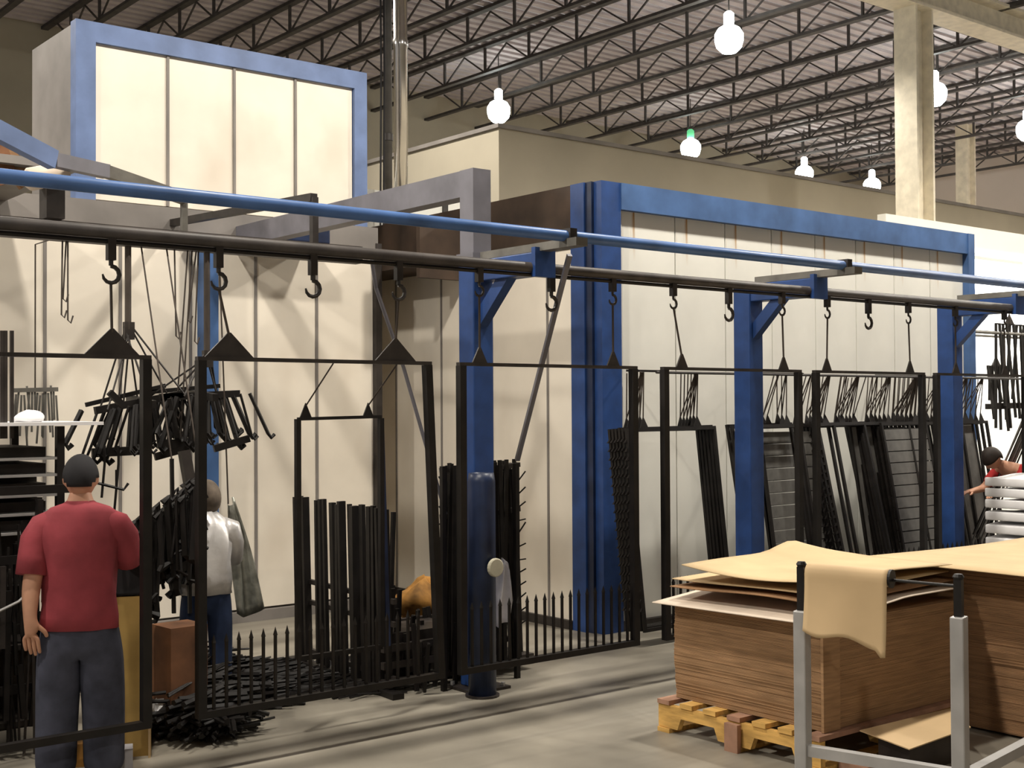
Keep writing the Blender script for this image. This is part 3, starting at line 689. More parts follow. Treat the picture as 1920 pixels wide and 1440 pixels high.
# hung hooks rack lower (240-385 px) : many black castings
r = thing('casting_rack', (ux(315,7.9),7.9,0.9), 'dense black rack of hanging castings between the two left frames', 'rack')
rnd = random.Random(5)
for k in range(80):
    u = rnd.uniform(245,378); v0 = 1010-(u-245)*0.75+rnd.uniform(-15,20); Yk = 7.9+rnd.uniform(-.2,.2)
    p0 = at(u,v0,Y=Yk); L = rnd.uniform(.25,.55)
    MB().tube([p0+Vector((-.03,0,.02)),p0+Vector((0,0,.05)),p0,p0+Vector((rnd.uniform(-.05,.05),0,-L)),p0+Vector((rnd.uniform(-.08,.08),0,-L-.04))],rnd.choice([.012,.018,.028]),5).build('casting','black_powder',r)
for (ua,va,ub,vb) in [(240,1020,385,925),(245,1060,385,985),(238,1115,300,1085),(330,1070,380,1040)]:
    MB().bar(at(ua,va,Y=7.9),at(ub,vb,Y=7.9),0.04,0.06).build('rack_bar','black_powder',r)
for u in (322,352,371):
    p0 = at(u,860,Y=7.95); p1 = at(u+4,1150,Y=7.9)
    MB().bar(p0,p1,0.022).build('drop_bar','black_powder',r)
p0 = at(345,845,Y=7.95); p1 = at(372,1000,Y=7.9); MB().bar(p0,p1,0.05,0.07).build('dark_plate','dark_steel',r)
for u in (322,371):
    p0 = at(u,861,Y=7.95); MB().tube([p0,(p0.x,YB,3.15)],0.006,5).build('hanger_wire','wire',r)
for (u,v) in ((196,870),(218,915),(222,870)):
    p0 = at(u,v,Y=8.2); MB().tube([p0+Vector((0,0,.12)),p0,p0+Vector((-.02,0,-.22))],.009,5).build('casting','black_powder',r)
p0=at(180,905,Y=8.2);p1=at(232,918,Y=8.2); MB().tube([p0,p1,p1+Vector((.03,0,.04))],.01,5).build('rack_bar','black_powder',r)
# left parts cage
xA, xB = 1.45, ux(112,7.75)
r = thing('parts_cage', ((xA+xB)/2,8.2,0), 'dark steel cage rack full of black rods at the left edge', 'rack')
for x in (xA,(xA+xB)/2+0.1,xB):
    for y in (7.75,8.6): MB().bar((x,y,0),(x,y,1.92),0.045).build('upright','black_powder',r)
for z in (1.72,1.62,1.50,1.39,1.28): 
    MB().box(xA,xB,7.73,8.6,z,z+0.015).build('shelf','aluminium',r)
    MB().box(xA+0.04,xB-0.05,7.85,8.55,z+0.015,z+0.075).build('shelf_load','dark_steel',r)
for z in (0.15,0.6,0.95): MB().box(xA,xB,7.73,8.6,z,z+0.03).build('shelf','dark_steel',r)
rnd = random.Random(9)
for k in range(150):
    x = rnd.uniform(xA+0.1,xB); y = rnd.uniform(7.5,7.72); z1 = rnd.uniform(0.5,1.5); L = rnd.uniform(.3,.8)
    MB().bar((x,y,z1),(x+rnd.uniform(-.04,.04),y,max(0.03,z1-L)),rnd.choice([.012,.02,.03])).build('rod',rnd.choice(['black_powder','black_powder','dark_steel']),r)
for z in (1.55,1.15,0.75,0.4): MB().bar((xA,7.6,z),(xB+0.02,7.6,z),0.03,0.05).build('rod_rail','black_powder',r)
MB().box(xA,xB-0.02,8.1,8.14,0.05,1.6).build('back_sheet','dark_steel',r)
for u in (3,10,22): 
    p0 = at(u,620,Y=7.8); p1 = at(u,800,Y=7.8); MB().bar(p0,(p1.x,7.8,1.85),0.02).build('tall_rod','dark_steel',r)
o = MB().box(xA, ux(172,7.9), 7.7, 8.65, 1.925, 1.945).build('top_board','white_foam'); tag(o,'white board lying flat on top of the dark parts cage','board')
o = blob((ux(55,8.0),8.0,1.97),0.09,0.09,0.045,8).build('white_bag','white_foam',None,True); tag(o,'small white bag sitting on the white board','bag')
r = thing('wire_hanks', (ux(65,9.2),9.2,2.0), 'pale bunch of wire hooks hanging left above the white board', 'wires')
for k in range(16):
    u = 30+5*k; p0 = at(u,730+rnd.uniform(-8,12),Y=9.2); MB().tube([p0,p0+Vector((rnd.uniform(-.03,.03),0,-rnd.uniform(.2,.38)))],.008,5).build('wire','grey_plate',r)
MB().bar(at(25,732,Y=9.2),at(108,730,Y=9.2),.03).build('bar','grey_plate',r)
p0 = at(66,732,Y=9.2); MB().tube([p0,(p0.x,9.2,3.2),(p0.x,YB,3.2)],.006,5).build('hanger_wire','wire',r)
p0 = at(0,1145,Y=7.2)
o = MB().tube([at(-10,1150,Y=7.3),at(35,1128,Y=7.3),at(70,1095,Y=7.3)],.008,6).build('air_hose','aluminium'); tag(o,'pale thin hose sagging beside the hand of the man in red','hose')
# ================================================================== left floor clutter
p = at(250,1410,z=0.02)
r = thing('tan_board_stand', (p.x,p.y,0), 'tall tan cardboard carton standing beside the man in red', 'carton')
def cam_box(uc,tdist,wd,dp,z0,z1,yaw=0.0):
    """box facing the aisle: centre on the floor at sight distance, own width/depth"""
    d = at(uc,760,Y=1.0)-Vector((0,0,CH)); d.z=0; d.normalize(); c = d*tdist
    rx = Vector((d.y,-d.x,0)); c_, s_ = math.cos(yaw), math.sin(yaw)
    rx2 = rx*c_+d*s_; d2 = d*c_-rx*s_
    vs = [c+rx2*sx*wd/2+d2*sy*dp/2+Vector((0,0,z)) for z in (z0,z1) for sy in (-1,1) for sx in (-1,1)]
    m_ = MB(); m_.add(vs,[(0,2,3,1),(4,5,7,6),(0,1,5,4),(2,6,7,3),(0,4,6,2),(1,3,7,5)]); return m_
cam_box(250,7.95,0.20,0.34,0.0,0.93).build('carton_body','tan_board',r)
cam_box(280,7.75,0.014,0.05,0.0,0.95).build('carton_flap','kraft_paper',r)
o = cam_box(246,7.90,0.23,0.26,0.935,1.17).build('black_tub','cap_black',None,False,0.015); tag(o,'black plastic tub resting on the tan carton','tub')
o = cam_box(230,7.55,0.11,0.12,0.0,0.12).build('white_block','white_cloth'); tag(o,'small white block on the floor at the foot of the tan carton','block')
o = cam_box(150,7.75,0.22,0.2,0.0,0.13).build('tan_scrap','amber'); tag(o,'small amber carton on the floor behind the legs of the man in red','carton')
o = cam_box(336,8.25,0.25,0.25,0.22,0.68,0.5).build('brown_carton','brown_board'); tag(o,'worn brown carton sitting on the heap of black bars','carton')
o = cam_box(336,8.25,0.27,0.28,0.0,0.21,0.5).build('dark_bin','dark_steel'); tag(o,'dark bin on the floor under the brown carton','bin')
# heap of black bars
q = at(365,1335,z=0.02)
heap = blob((q.x,q.y,0.03),0.42,0.26,0.13,21,8,20,0.35); heap.v = [Vector((v.x,v.y,max(0.005,v.z))) for v in heap.v]; rnd = random.Random(11)
for k in range(620):
    u = rnd.uniform(285,490); v = rnd.uniform(1285,1388 if u<430 else 1335); q = at(u,v,z=0)
    c = q+Vector((0,0,rnd.uniform(.02,.36)*(1-abs(u-370)/140) if abs(u-370)<140 else .02)); c.z=max(c.z,.02)
    a = rnd.uniform(-0.7,0.9); L = rnd.uniform(.12,.34); d = Vector((math.cos(a),math.sin(a),rnd.uniform(-.15,.15)))*L
    pa, pb2 = c-d, c+d; pa.z=max(pa.z,.012); pb2.z=max(pb2.z,.012)
    heap.tube([pa,c,pb2],rnd.choice([.008,.012,.018]),5)
for k in range(420):
    q = at(rnd.uniform(288,440),rnd.uniform(1325,1385),z=0.02); c = q+Vector((0,0,rnd.uniform(.02,.14)))
    a = rnd.uniform(0,3.1); L = rnd.uniform(.08,.22); d = Vector((math.cos(a),math.sin(a),rnd.uniform(-.3,.3)))*L
    pa, pb2 = c-d, c+d; pa.z=max(pa.z,.012); pb2.z=max(pb2.z,.012); heap.tube([pa,c+Vector((0,0,.02)),pb2],rnd.choice([.010,.014,.02]),5)
o = heap.build('bar_heap','black_powder'); tag(o,'tangled heap of black bars and wire on the floor right of the tan carton','heap',kind='stuff')
h2 = MB()
for k in range(220):
    u = rnd.uniform(430,720); v = rnd.uniform(1240,1300); q = at(u,v,z=0.02)
    a = rnd.uniform(-.4,.4); L = rnd.uniform(.15,.4); d = Vector((math.cos(a),math.sin(a),rnd.uniform(-.05,.12)))*L
    pa, pb2 = q-d, q+d; pa.z=max(pa.z,.012); pb2.z=max(pb2.z,.012); h2.tube([pa,pb2],rnd.choice([.008,.012]),5)
o = h2.build('bar_heap','black_powder'); tag(o,'low scatter of thin black bars on the floor before the leaning pickets','heap',kind='stuff')
for (u,v,s_,lab) in [(294,1325,.07,'crumpled white paper by the foot of the tan carton'),(350,1300,.06,'white scrap of paper in the middle of the black heap'),(370,1290,.06,'white scrap of paper at the right of the black heap'),(402,1250,.075,'crumpled shiny wrapping beside the second gate frame')]:
    q = at(u,v,z=0.2)
    o = blob((q.x,q.y,0.17),s_*1.1,s_*.5,s_*.7,u,8,12,.75).build('paper_scrap','white_foam',None); tag(o,lab,'paper')
# ================================================================== cardboard on the pallet
def slab_stack(xa,xb,ya,yb,z0,z1,seed,mt,lab,th=0.0075,jit=0.012,hump=0.0):
    rnd = random.Random(seed); mb = MB(); z = z0; ox=oy=0
    while z < z1:
        ox = ox*0.8+rnd.uniform(-jit,jit)*0.5; oy = oy*0.8+rnd.uniform(-jit,jit)*0.5
        hx = hump*math.sin(math.pi*(z-z0)/(z1-z0))
        mb.box(xa+ox-hx,xb+ox,ya+oy,yb+oy,z,z+th*0.86); z += th
    o = mb.build('cardboard_stack',mt); return tag(o,lab,'cardboard stack',kind='stuff')
PX0,PX1,PY0,PY1 = 5.72,7.15,4.42,5.66
r = thing('wooden_pallet', ((PX0+PX1)/2,(PY0+PY1)/2,0), 'orange-yellow wooden pallet under the big stack of flat cardboard', 'pallet')
for k in range(3):
    x = PX0+0.03+k*((PX1-PX0-0.06)/2)
    prof = [(PY0,0.022),(PY0,0.125),(PY1,0.125),(PY1,0.022),(5.50,0.022),(5.47,0.075),(5.20,0.075),(5.17,0.022),(4.92,0.022),(4.89,0.075),(4.62,0.075),(4.59,0.022)]
    MB().prism([(x-0.02,y,z) for y,z in prof],(0.04,0,0)).build('stringer','pallet_wood',r)
for k in range(7):
    y = PY0+k*(PY1-PY0-0.10)/6
    MB().box(PX0,PX1,y,y+0.10,0.127,0.147).build('deck_board','pallet_wood' if k%3 else 'pallet_pink',r)
r.scale.z = 1.36
for y in (PY0,(PY0+PY1)/2-0.05,PY1-0.10): MB().box(PX0,PX1,y,y+0.10,0,0.02).build('bottom_board','pallet_wood',r)
MB().box(PX0-0.035,PX0-0.002,4.98,5.08,0.0,0.12).build('repair_block','pallet_pink',r)
slab_stack(5.83,7.16,4.47,5.60,0.203,0.80,1,'cardboard','thick stack of flat brown cardboard sheets on the wooden pallet',hump=0.02,jit=0.007)
def sheet_obj(name,x0,x1,y0,y1,zf,mt,lab,nu=14,nv=12):
    o = MB().sheet(lambda a,b_: (x0+(x1-x0)*a, y0+(y1-y0)*b_, zf(a,b_)),nu,nv,(0,0,0.006)).build(name,mt,None,True)
    return tag(o,lab,'cardboard sheet')
sheet_obj('cardboard_sheet',5.70,7.1,4.40,5.68,lambda a,b:0.812+0.13*min(a,.6)-0.02*b,'sheet_pale','pale cardboard sheet jutting out over the front edge of the stack')
sheet_obj('cardboard_sheet',5.80,7.15,4.46,5.62,lambda a,b:0.902+0.03*a+0.012*math.sin(5*b),'cardboard_dark','dark brown cardboard sheet between the pale one and the top ones')
sheet_obj('cardboard_sheet',5.84,7.12,4.50,5.64,lambda a,b:0.942+0.03*a+0.01*math.sin(4*b+1),'kraft','tan cardboard sheet just under the curled top sheet')
sheet_obj('cardboard_sheet',5.80,7.10,4.46,5.52,lambda a,b:1.035+0.012*math.sin(4*a)+0.075*math.exp(-((a-.82)/.16)**2)*max(0,b-0.55)/0.45-0.035*math.sin(3.1*b)*(1-a),'kraft','top tan cardboard sheet with the curled-up far corner')
slab_stack(7.22,9.6,2.6,5.02,0.02,0.985,2,'cardboard_dark','second taller stack of cardboard cut by the right edge of the picture',th=0.009,hump=-0.02)
sheet_obj('cardboard_sheet',6.95,9.7,2.5,5.10,lambda a,b:1.012+0.012*math.sin(5*a+2*b),'kraft','broad tan cardboard sheet covering the second stack at the right')
SC = [Vector((6.00,4.36,0.20)), Vector((6.78,4.28,0.22)), Vector((6.50,3.98,0.21)), Vector((5.97,4.02,0.17))]
o = MB().sheet(lambda a,b_: tuple(SC[0].lerp(SC[1],a).lerp(SC[3].lerp(SC[2],a),b_)),6,6,(0,0,0.006)).build('cardboard_scrap','kraft_paper',None); tag(o,'tan cardboard offcut lying low in front of the stack between the grey posts','cardboard sheet')
o = MB().box(6.06,6.46,4.08,4.28,0.0,0.165).build('low_crate','dark_steel'); tag(o,'dark low crate under the tan cardboard offcut','crate')
o = MB().box(5.86,6.08,4.22,4.40,0.0,0.05).build('wood_offcut','pallet_pink'); tag(o,'small wood offcut on the floor at the corner of the pallet','offcut')
q = at(1540,1392,Y=4.44)
o = MB().tube([q+Vector((0,0.004,0)),q+Vector((0,-0.004,0))],0.021,16).build('round_sticker','sticker'); tag(o,'round neon yellow sticker on the lower corner of the stack','sticker')
o = MB().box(5.80,5.95,4.45,4.468,0.203,0.79).build('edge_board','cardboard'); tag(o,'upright cardboard edge strip at the near corner of the stack','edge strip')
# ================================================================== paper roll cart (grey posts)
A = Vector((4.98,3.945,0)); B = Vector((5.168,3.217,0)); d = (B-A).normalized(); nrm = Vector((d.y,-d.x,0))
r = thing('paper_roll_stand', ((A+B)/2), 'grey steel stand with two posts holding a roll of brown paper', 'stand')
for P_, zt, zb2 in ((A,1.03,1.24),(B,1.07,1.235)):
    MB().bar(P_, P_+Vector((0,0,zt)),0.062,0.075,up=nrm).build('post','aluminium',r,bevel=0.006)
    e = P_ if P_ is A else P_
    MB().bar(e+Vector((0,0,zt)), e+Vector((0,0,zb2)),0.035,0.035,up=nrm).build('black_upright','black_powder',r)
    MB().lathe((P_.x,P_.y,zb2),[(0.02,0),(0.026,0.012),(0.018,0.025)],12).build('cap','black_powder',r)
MB().bar(A+Vector((0,0,0.36)),B+Vector((0,0,0.36)),0.05,0.05).build('cross_bar','aluminium',r)
Cc = B+Vector((1.30,0.20,0.0))
MB().bar(B+Vector((0,0,0.34)),Cc+Vector((0,0,0.34)),0.05,0.05).build('side_bar','aluminium',r)
MB().bar(Cc,Cc+Vector((0,0,1.05)),0.06).build('post','aluminium',r)
rz = 1.215
ra = A+d*0.02+Vector((0,0,rz)); rb = B+Vector((0,0,rz-0.01))
MB().tube([ra,rb],0.007,8).build('spindle','black_powder',r)
pr = thing('paper_roll', (A+d*0.24+Vector((0,0,rz))), 'brown kraft paper roll with its loose end hanging down between the grey posts', 'paper roll')
c0 = A+d*0.035+Vector((0,0,rz)); c1 = A+d*0.438+Vector((0,0,rz))
MB().tube([c0,c1],0.040,20).build('paper_core','kraft_paper',pr,True)
MB().tube([c1,c1+d*0.012],0.043,20).build('core_end','black_powder',pr)
def drape(a,b_):
    base = c0.lerp(c1,a)
    if b_ < 0.25:
        th = math.pi*(1.0-b_/0.25*1.0)+math.pi*0.0
        th = math.radians(150)-math.radians(150)*(b_/0.25)
        return base+nrm*(-math.cos(math.pi-th))*0.0435*1.0+Vector((0,0,math.sin(th)*0.0435))
    t = (b_-0.25)/0.75
    L = 0.27+0.05*a*t+0.015*math.sin(9*a)*t+(0.03 if a>0.9 else 0)*t
    return base+nrm*(0.0435+0.03*t*t+0.012*math.sin(6*a)*t)+Vector((0,0,-L*t))
if True:
    toward = -(A+B).normalized()
    if nrm.dot(toward) < 0: nrm = -nrm
MB().sheet(drape,16,20,tuple(nrm*0.002)).build('loose_end','kraft_paper',pr,True)
# ================================================================== white foam stack and person at the right
ws = thing('pallet_trolley', (11.2,6.2,0), 'low trolley under the stack of white bundles at the far right', 'trolley')
px = at(1850,960,Y=6.45).x
MB().box(px-0.02,px+1.3,5.5,6.5,0.10,0.16).build('trolley_deck','dark_steel',ws)
for sx in (0.1,1.15):
    for sy in (5.6,6.4): MB().tube([(px+sx,sy-0.02,0.05),(px+sx,sy+0.02,0.05)],0.05,12).build('wheel','black_powder',ws)
ztop = at(1850,912,Y=5.5).z
nL = 11; dz = (ztop-0.165)/nL
for k in range(nL):
    z = 0.165+dz*k
    def fn(a,b_,z=z): return (px+1.25*a, 5.52+0.95*b_, z+0.012*math.sin(9*a+k)+dz*0.1)
    o = MB().sheet(fn,12,6,(0,0,dz*0.72)).build('foam_bundle','white_foam',None,True,0.012)
    tag(o,['bottom','second','third','fourth','fifth','sixth','seventh','eighth','third from top','second from top','topmost'][k]+' white foam-wrapped bundle in the stack by the bending person','bundle','white bundles in the far right stack')
# ================================================================== PEOPLE
def skin_obj(name, verts, edges, radii, mt, parent, root=0, sub=2, smooth=True):
    me = bpy.data.meshes.new(name); me.from_pydata(verts, edges, []); o = bpy.data.objects.new(name, me); COL.objects.link(o)
    sk = o.modifiers.new('skin','SKIN'); sk.use_smooth_shade = True
    for i, rr in enumerate(radii):
        sv = me.skin_vertices[0].data[i]; sv.radius = (rr,rr) if not isinstance(rr,tuple) else rr; sv.use_root = (i == root)
    ss = o.modifiers.new('sub','SUBSURF'); ss.levels = sub; ss.render_levels = sub
    me.materials.append(M[mt]); o.parent = parent
    return o
def chain(pts, base=None):
    return pts
class Sk:
    def __init__(s): s.v=[]; s.e=[]; s.r=[]
    def add(s, p, r, par=None):
        s.v.append(tuple(p)); s.r.append(r)
        if par is not None: s.e.append((par,len(s.v)-1))
        return len(s.v)-1
    def obj(s, name, mt, parent, root=0, sub=2): return skin_obj(name, s.v, s.e, s.r, mt, parent, root, sub)
def hand(s, wrist_i, wp, dirv, palmn, side, k=1.0, curl=0.35):
    """palm + four fingers + thumb from wrist point; dirv along the hand, palmn palm normal, side towards the thumb"""
    dirv = Vector(dirv).normalized(); side = Vector(side).normalized(); pn = Vector(palmn).normalized(); wp = Vector(wp)
    pc = s.add(wp+dirv*0.045*k, (0.036*k,0.020*k), wrist_i)
    L = [0.068,0.078,0.072,0.056]
    for f in range(4):
        off = side*(0.030-0.020*f)*k
        a = s.add(wp+dirv*0.088*k+off, 0.0105*k, pc)
        d2 = (dirv+pn*curl).normalized(); b_ = s.add(Vector(s.v[a])+d2*L[f]*0.55*k, 0.0095*k, a)
        d3 = (dirv+pn*curl*2.2).normalized(); s.add(Vector(s.v[b_])+d3*L[f]*0.5*k, 0.008*k, b_)
    t0 = s.add(wp+dirv*0.035*k+side*0.036*k+pn*0.008, 0.013*k, pc)
    t1 = s.add(Vector(s.v[t0])+(dirv*0.7+side*0.6+pn*.3).normalized()*0.036*k, 0.011*k, t0)
    s.add(Vector(s.v[t1])+(dirv*0.95+side*0.2+pn*.3).normalized()*0.028*k, 0.009*k, t1)
def head_mesh(c, h, mt, parent, hairmt=None):
    """shaped head facing local +y, c = centre, h = head height"""
    me = bpy.data.meshes.new('head'); bm = bmesh.new(); bmesh.ops.create_uvsphere(bm,u_segments=24,v_segments=18,radius=1)
    for v in bm.verts:
        x,y,z = v.co; w_ = 0.36*h; dd = 0.43*h; 
        jaw = 1-0.30*max(0,-z)**1.5; xx = x*w_*jaw; yy = y*dd*(1-0.18*max(0,-z)*(1 if y<0 else .2)); zz = z*h*0.5
        if y > 0.2 and abs(x) < 0.22 and -0.35 < z < 0.12: yy += 0.10*h*(1-abs(x)/0.22)*(1-abs(z+0.2)/0.4)     # nose
        if y > 0.6 and 0.12 < abs(x) < 0.5 and 0.0 < z < 0.22: yy -= 0.03*h                                   # eye sockets
        if y > 0.6 and abs(x) < 0.3 and -0.55 < z < -0.45: yy -= 0.015*h
        if abs(x) > 0.86 and abs(y) < 0.22 and -0.3 < z < 0.2: xx += math.copysign(0.05*h,x); yy -= .02*h      # ears
        v.co = (xx,yy,zz)
    bm.to_mesh(me); bm.free(); me.materials.append(M[mt]); me.polygons.foreach_set('use_smooth',[True]*len(me.polygons))
    o = bpy.data.objects.new('head',me); COL.objects.link(o); o.parent = parent; o.location = c; return o
def cap_mesh(name, c, h, mt, parent, zmin=-0.15, grow=1.10, back=0.0, back_drop=0.3):
    me = bpy.data.meshes.new(name); bm = bmesh.new(); bmesh.ops.create_uvsphere(bm,u_segments=24,v_segments=18,radius=1)
    dele = [v for v in bm.verts if v.co.z < zmin-(back_drop if v.co.y<0 else 0)*abs(min(0,v.co.y))]
    bmesh.ops.delete(bm,geom=dele,context='VERTS')
    for v in bm.verts: v.co = (v.co.x*0.37*h*grow, v.co.y*0.44*h*grow, v.co.z*h*0.5*grow)
    bm.to_mesh(me); bm.free(); me.materials.append(M[mt]); me.polygons.foreach_set('use_smooth',[True]*len(me.polygons))
    o = bpy.data.objects.new(name,me); COL.objects.link(o); o.parent = parent; o.location = c
    so = o.modifiers.new('solid','SOLIDIFY'); so.thickness = 0.008; return o
def shoes(parent, pts, mt='shoe'):
    for (x,y,rot) in pts:
        mb = MB()
        for i,(yy,w_,h_) in enumerate([(-.10,.035,.075),(-.06,.042,.095),(0,.043,.085),(.08,.050,.06),(.14,.045,.045),(.175,.025,.03)]):
            for (sx,sz) in ((-1,0),(-1,.6),(-.6,1),(.6,1),(1,.6),(1,0)): mb.v.append(Vector((x+sx*w_, y+yy, sz*h_)))
        for i in range(5):
            for k in range(6):
                a=i*6+k; b_=i*6+(k+1)%6; mb.f.append((a,b_,b_+6,a+6))
        mb.f.append((0,1,2,3,4,5)); mb.f.append(tuple(range(35,29,-1)))
        me = bpy.data.meshes.new('shoe'); me.from_pydata([tuple(q) for q in mb.v],[],mb.f); me.materials.append(M[mt])
        o = bpy.data.objects.new('shoe',me); COL.objects.link(o); o.parent = parent
        s2 = o.modifiers.new('s','SUBSURF'); s2.levels=1; s2.render_levels=1
def loft(name, secs, mt, parent, sleeves=(), nseg=28, fold=0.006, seed=1, smooth=True):
    rnd = random.Random(seed); ph = [rnd.uniform(0,6.28) for _ in range(4)]; mb = MB(); N = nseg
    for i,(c,rx,ry) in enumerate(secs):
        for k in range(N):
            a = 2*math.pi*k/N; ca, sa = math.cos(a), math.sin(a)
            ca = math.copysign(abs(ca)**0.8,ca); sa = math.copysign(abs(sa)**0.8,sa)
            w_ = 1+fold/0.15*(math.sin(5*a+ph[0]+9*c[2])+0.7*math.sin(8*a+ph[1]-17*c[2]))
            mb.v.append(Vector((c[0]+rx*ca*w_, c[1]+ry*sa*w_, c[2])))
    for i in range(len(secs)-1):
        for k in range(N):
            a=i*N+k; b_=i*N+(k+1)%N; mb.f.append((a,b_,b_+N,a+N))
    mb.f.append(tuple(reversed(range(N)))); mb.f.append(tuple((len(secs)-1)*N+k for k in range(N)))
    for pts, rr in sleeves: mb.tube(pts, rr, 16)
    me = bpy.data.meshes.new(name); me.from_pydata([tuple(q) for q in mb.v],[],mb.f); me.materials.append(M[mt])
    me.polygons.foreach_set('use_smooth',[True]*len(me.polygons))
    o = bpy.data.objects.new(name,me); COL.objects.link(o); o.parent = parent
    return o
# --- man in the red shirt, seen from behind (local +y = away from the viewer, +x = viewer's right)
base = at(150,1462,z=0.0)
man = thing('person', (base.x,base.y,0), 'man seen from behind in a red t-shirt, grey trousers and black cap', 'person')
vd = Vector((base.x,base.y,0)).normalized(); man.rotation_euler = (0,0,math.atan2(vd.y,vd.x)-math.pi/2-0.10)
s = Sk()
pel = s.add((0,0,0.92),(0.14,0.10)); wa = s.add((0,0,1.08),(0.13,0.095),pel); ch = s.add((0,0.01,1.28),(0.15,0.10),wa)
nb = s.add((0,0.0,1.44),(0.075,0.065),ch); nk = s.add((0,0.01,1.53),0.058,nb); s.add((0,0.02,1.60),0.06,nk)
ls = s.add((-0.175,0,1.42),0.058,nb); le = s.add((-0.235,-0.05,1.14),0.055,ls); lf = s.add((-0.245,-0.08,1.04),0.052,le); lw = s.add((-0.245,-0.11,0.90),0.036,lf)
hand(s,lw,(-0.245,-0.11,0.90),(0.06,-0.02,-1),(0.3,1,0),(1,-0.2,0),1.18,0.15)
rs = s.add((0.175,0,1.42),0.058,nb); re_ = s.add((0.235,0.10,1.19),0.046,rs); rw = s.add((0.26,0.32,1.14),0.030,re_)
hand(s,rw,(0.26,0.32,1.14),(0.1,1,0.0),(-0.3,0,-1),(-1,0,0.2),1.0,0.35)
for sx in (-1,1):
    hp = s.add((sx*0.10,0,0.84),(0.095,0.09),pel); kn = s.add((sx*0.115,0.02,0.48),0.062,hp); s.add((sx*0.12,0,0.10),0.045,kn)
s.obj('body','skin',man)
loft('shirt', [((0,0,0.83),.205,.140),((0,0,0.90),.200,.138),((0,0,1.0),.192,.130),((0,0,1.12),.192,.128),((0,0,1.22),.202,.132),((0,0,1.32),.210,.132),((0,0,1.38),.208,.122),((0,0,1.425),.192,.108),((0,0,1.46),.182,.098),((0,0,1.488),.150,.086),((0,0.005,1.510),.085,.070),((0,0.008,1.522),.068,.062)],
     'red_shirt', man, [([(-0.12,0,1.41),(-0.185,0,1.375),(-0.225,-0.01,1.31),(-0.238,-0.03,1.22),(-0.246,-0.05,1.13)],[.075,.088,.086,.082,.082]),
                        ([(0.12,0,1.41),(0.185,0.01,1.375),(0.225,0.035,1.31),(0.240,0.07,1.23),(0.245,0.11,1.17)],[.075,.088,.086,.080,.078])], seed=4)
s = Sk()
top = s.add((0,0,1.02),(0.18,0.13)); pel = s.add((0,0,0.88),(0.205,0.15),top)
for sx in (-1,1):
    hp = s.add((sx*0.10,0,0.74),(0.135,0.14),pel); kn = s.add((sx*0.12,0.02,0.44),(0.122,0.125),hp); s.add((sx*0.125,0,0.12),(0.115,0.118),kn); s.add((sx*0.125,0,0.02),(0.115,0.118),len(s.v)-1)
s.obj('trousers','jeans',man)
head_mesh((0.0,0.03,1.635),0.235,'skin',man)
cap_mesh('cap',(0.0,0.03,1.645),0.235,'cap_black',man,-0.05,1.12,0,0.45)
mb = MB().sheet(lambda a,b_: (-0.075+0.15*a, 0.12+0.085*b_*(1-(2*a-1)**2*0.4), 1.655-0.02*b_-0.02*(2*a-1)**2),8,4,(0,0,0.006))
me = bpy.data.meshes.new('cap_peak'); me.from_pydata([tuple(q) for q in mb.v],[],mb.f); me.materials.append(M['cap_black']); o = bpy.data.objects.new('cap_peak',me); COL.objects.link(o); o.parent = man
shoes(man,[(-0.13,0.02,0),(0.13,0.02,0)])
# --- person in the silver jacket
q = at(386,760,Y=8.0)
sp_ = thing('person', (q.x,8.0,0), 'person in a silver jacket and jeans with grey-brown hair by the wall column', 'person')
vd = Vector((q.x,8.0,0)).normalized(); sp_.rotation_euler=(0,0,math.atan2(vd.y,vd.x)-math.pi/2+0.15)
s = Sk()
pel = s.add((0,0,0.84),(0.12,0.09)); wa = s.add((0,0,0.98),(0.11,0.085),pel); ch = s.add((0,0.02,1.12),(0.13,0.09),wa); nb = s.add((0,0.05,1.24),0.06,ch); nk=s.add((0,0.07,1.31),0.05,nb); s.add((0.02,0.09,1.37),0.05,nk)
for sx in (-1,1):
    a = s.add((sx*0.15,0.03,1.22),0.05,nb); e = s.add((sx*0.20,0.12,1.0),0.042,a); w1 = s.add((sx*0.17,0.32,0.98),0.028,e)
    hand(s,w1,s.v[w1],(0,1,0),(0,0,-1),(-sx,0,0),0.95,0.4)
    hp = s.add((sx*0.09,0,0.76),0.085,pel); kn = s.add((sx*0.10,0.02,0.44),0.058,hp); s.add((sx*0.10,0,0.1),0.042,kn)
s.obj('body','skin',sp_)
loft('jacket', [((0,0,0.78),.165,.13),((0,0,0.88),.165,.125),((0,0,1.0),.165,.12),((0,0.01,1.1),.175,.12),((0,0.02,1.19),.172,.11),((0,0.03,1.235),.15,.10),((0,0.045,1.27),.14,.095),((0,0.06,1.30),.105,.08),((0,0.07,1.33),.07,.065)],
     'silver_cloth', sp_, [([(-0.11,0.03,1.22),(-0.16,0.04,1.20),(-0.195,0.07,1.10),(-0.205,0.12,1.0),(-0.18,0.27,0.98)],[.07,.082,.072,.064,.05]),
                        ([(0.11,0.03,1.22),(0.16,0.04,1.20),(0.195,0.07,1.10),(0.205,0.12,1.0),(0.18,0.27,0.98)],[.07,.082,.072,.064,.05])], fold=0.012, seed=9)
s = Sk(); t0 = s.add((0,0,0.92),(0.14,0.11)); pel = s.add((0,0,0.80),(0.15,0.12),t0)
for sx in (-1,1):
    hp = s.add((sx*0.085,0,0.70),0.10,pel); kn = s.add((sx*0.10,0.02,0.42),0.085,hp); s.add((sx*0.10,0,0.08),0.075,kn)
s.obj('jeans','jeans_blue',sp_)
head_mesh((0.02,0.10,1.405),0.22,'skin',sp_)
cap_mesh('hair',(0.02,0.095,1.41),0.225,'hair_grey',sp_,-0.45,1.16,0,0.8)
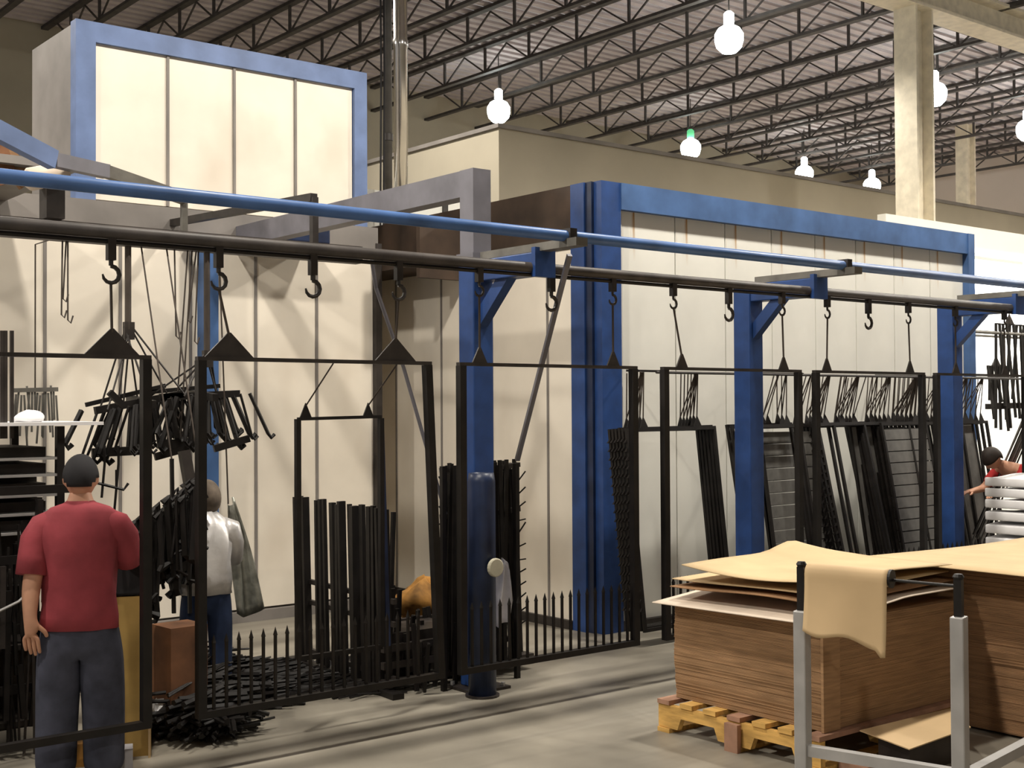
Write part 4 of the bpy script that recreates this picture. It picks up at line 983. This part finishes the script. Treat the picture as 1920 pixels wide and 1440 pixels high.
shoes(sp_,[(-0.10,0.02,0),(0.10,0.02,0)])
def foil_fn(a,b_):
    p = at(428+ (12+44*b_)*a + 14*b_, 940+210*b_+8*math.sin(5*a), Y=8.35); p.y += 0.03*math.sin(9*a+4*b_); return p
o = MB().sheet(foil_fn,12,14,(0,0.006,0)).build('foil_sheet','foil',None,True); tag(o,'crinkled translucent silver sheet hanging beside the person in the silver jacket','sheet')
p0 = at(428,945,Y=8.35); o = MB().tube([p0,(p0.x-0.02,YB,3.15)],0.006,5).build('foil_line','wire'); tag(o,'thin line holding up the crinkled silver sheet','line')
# --- bending person far right
q = at(1916,760,Y=7.0)
rp = thing('person', (q.x,7.0,0), 'person in a bright red top bending over the white bundles at right', 'person')
rp.rotation_euler=(0,0,math.radians(72))
s = Sk()
pel = s.add((0,-0.25,0.98),(0.13,0.11)); wa = s.add((0,-0.12,1.14),(0.12,0.10),pel); ch = s.add((0,0.06,1.30),(0.15,0.10),wa); nb = s.add((0,0.20,1.38),0.065,ch); nk = s.add((0,0.28,1.40),0.052,nb); s.add((0,0.34,1.42),0.055,nk)
for sx in (-1,1):
    a = s.add((sx*0.17,0.16,1.34),0.055,nb); e = s.add((sx*0.26,0.28,1.14),0.045,a); w1 = s.add((sx*0.20,0.48,1.12),0.03,e)
    hand(s,w1,s.v[w1],(0,1,-0.1),(0,0,-1),(-sx,0,0),1.0,0.35)
    hp = s.add((sx*0.10,-0.22,0.88),0.09,pel); kn = s.add((sx*0.11,-0.14,0.48),0.06,hp); s.add((sx*0.11,-0.20,0.1),0.045,kn)
s.obj('body','skin',rp)
s = Sk()
hm = s.add((0,-0.27,0.92),(0.19,0.15)); wa = s.add((0,-0.12,1.15),(0.17,0.13),hm); ch = s.add((0,0.05,1.30),(0.18,0.125),wa); nb = s.add((0,0.18,1.37),(0.10,0.085),ch)
for sx in (-1,1):
    a = s.add((sx*0.165,0.14,1.34),0.08,nb); s.add((sx*0.25,0.26,1.17),0.07,a)
s.obj('shirt','red_bright',rp)
s = Sk(); pel = s.add((0,-0.25,0.94),(0.15,0.12))
for sx in (-1,1):
    hp = s.add((sx*0.09,-0.22,0.80),0.105,pel); kn = s.add((sx*0.11,-0.14,0.46),0.088,hp); s.add((sx*0.11,-0.20,0.07),0.078,kn)
s.obj('trousers','jeans',rp)
hh = head_mesh((0,0.40,1.46),0.22,'skin',rp); hh.rotation_euler=(math.radians(-45),0,0)
cc = cap_mesh('hair',(0,0.395,1.47),0.225,'hair',rp,-0.1,1.12,0,0.9); cc.rotation_euler=(math.radians(-45),0,0)
shoes(rp,[(-0.11,-0.18,0),(0.11,-0.18,0)])
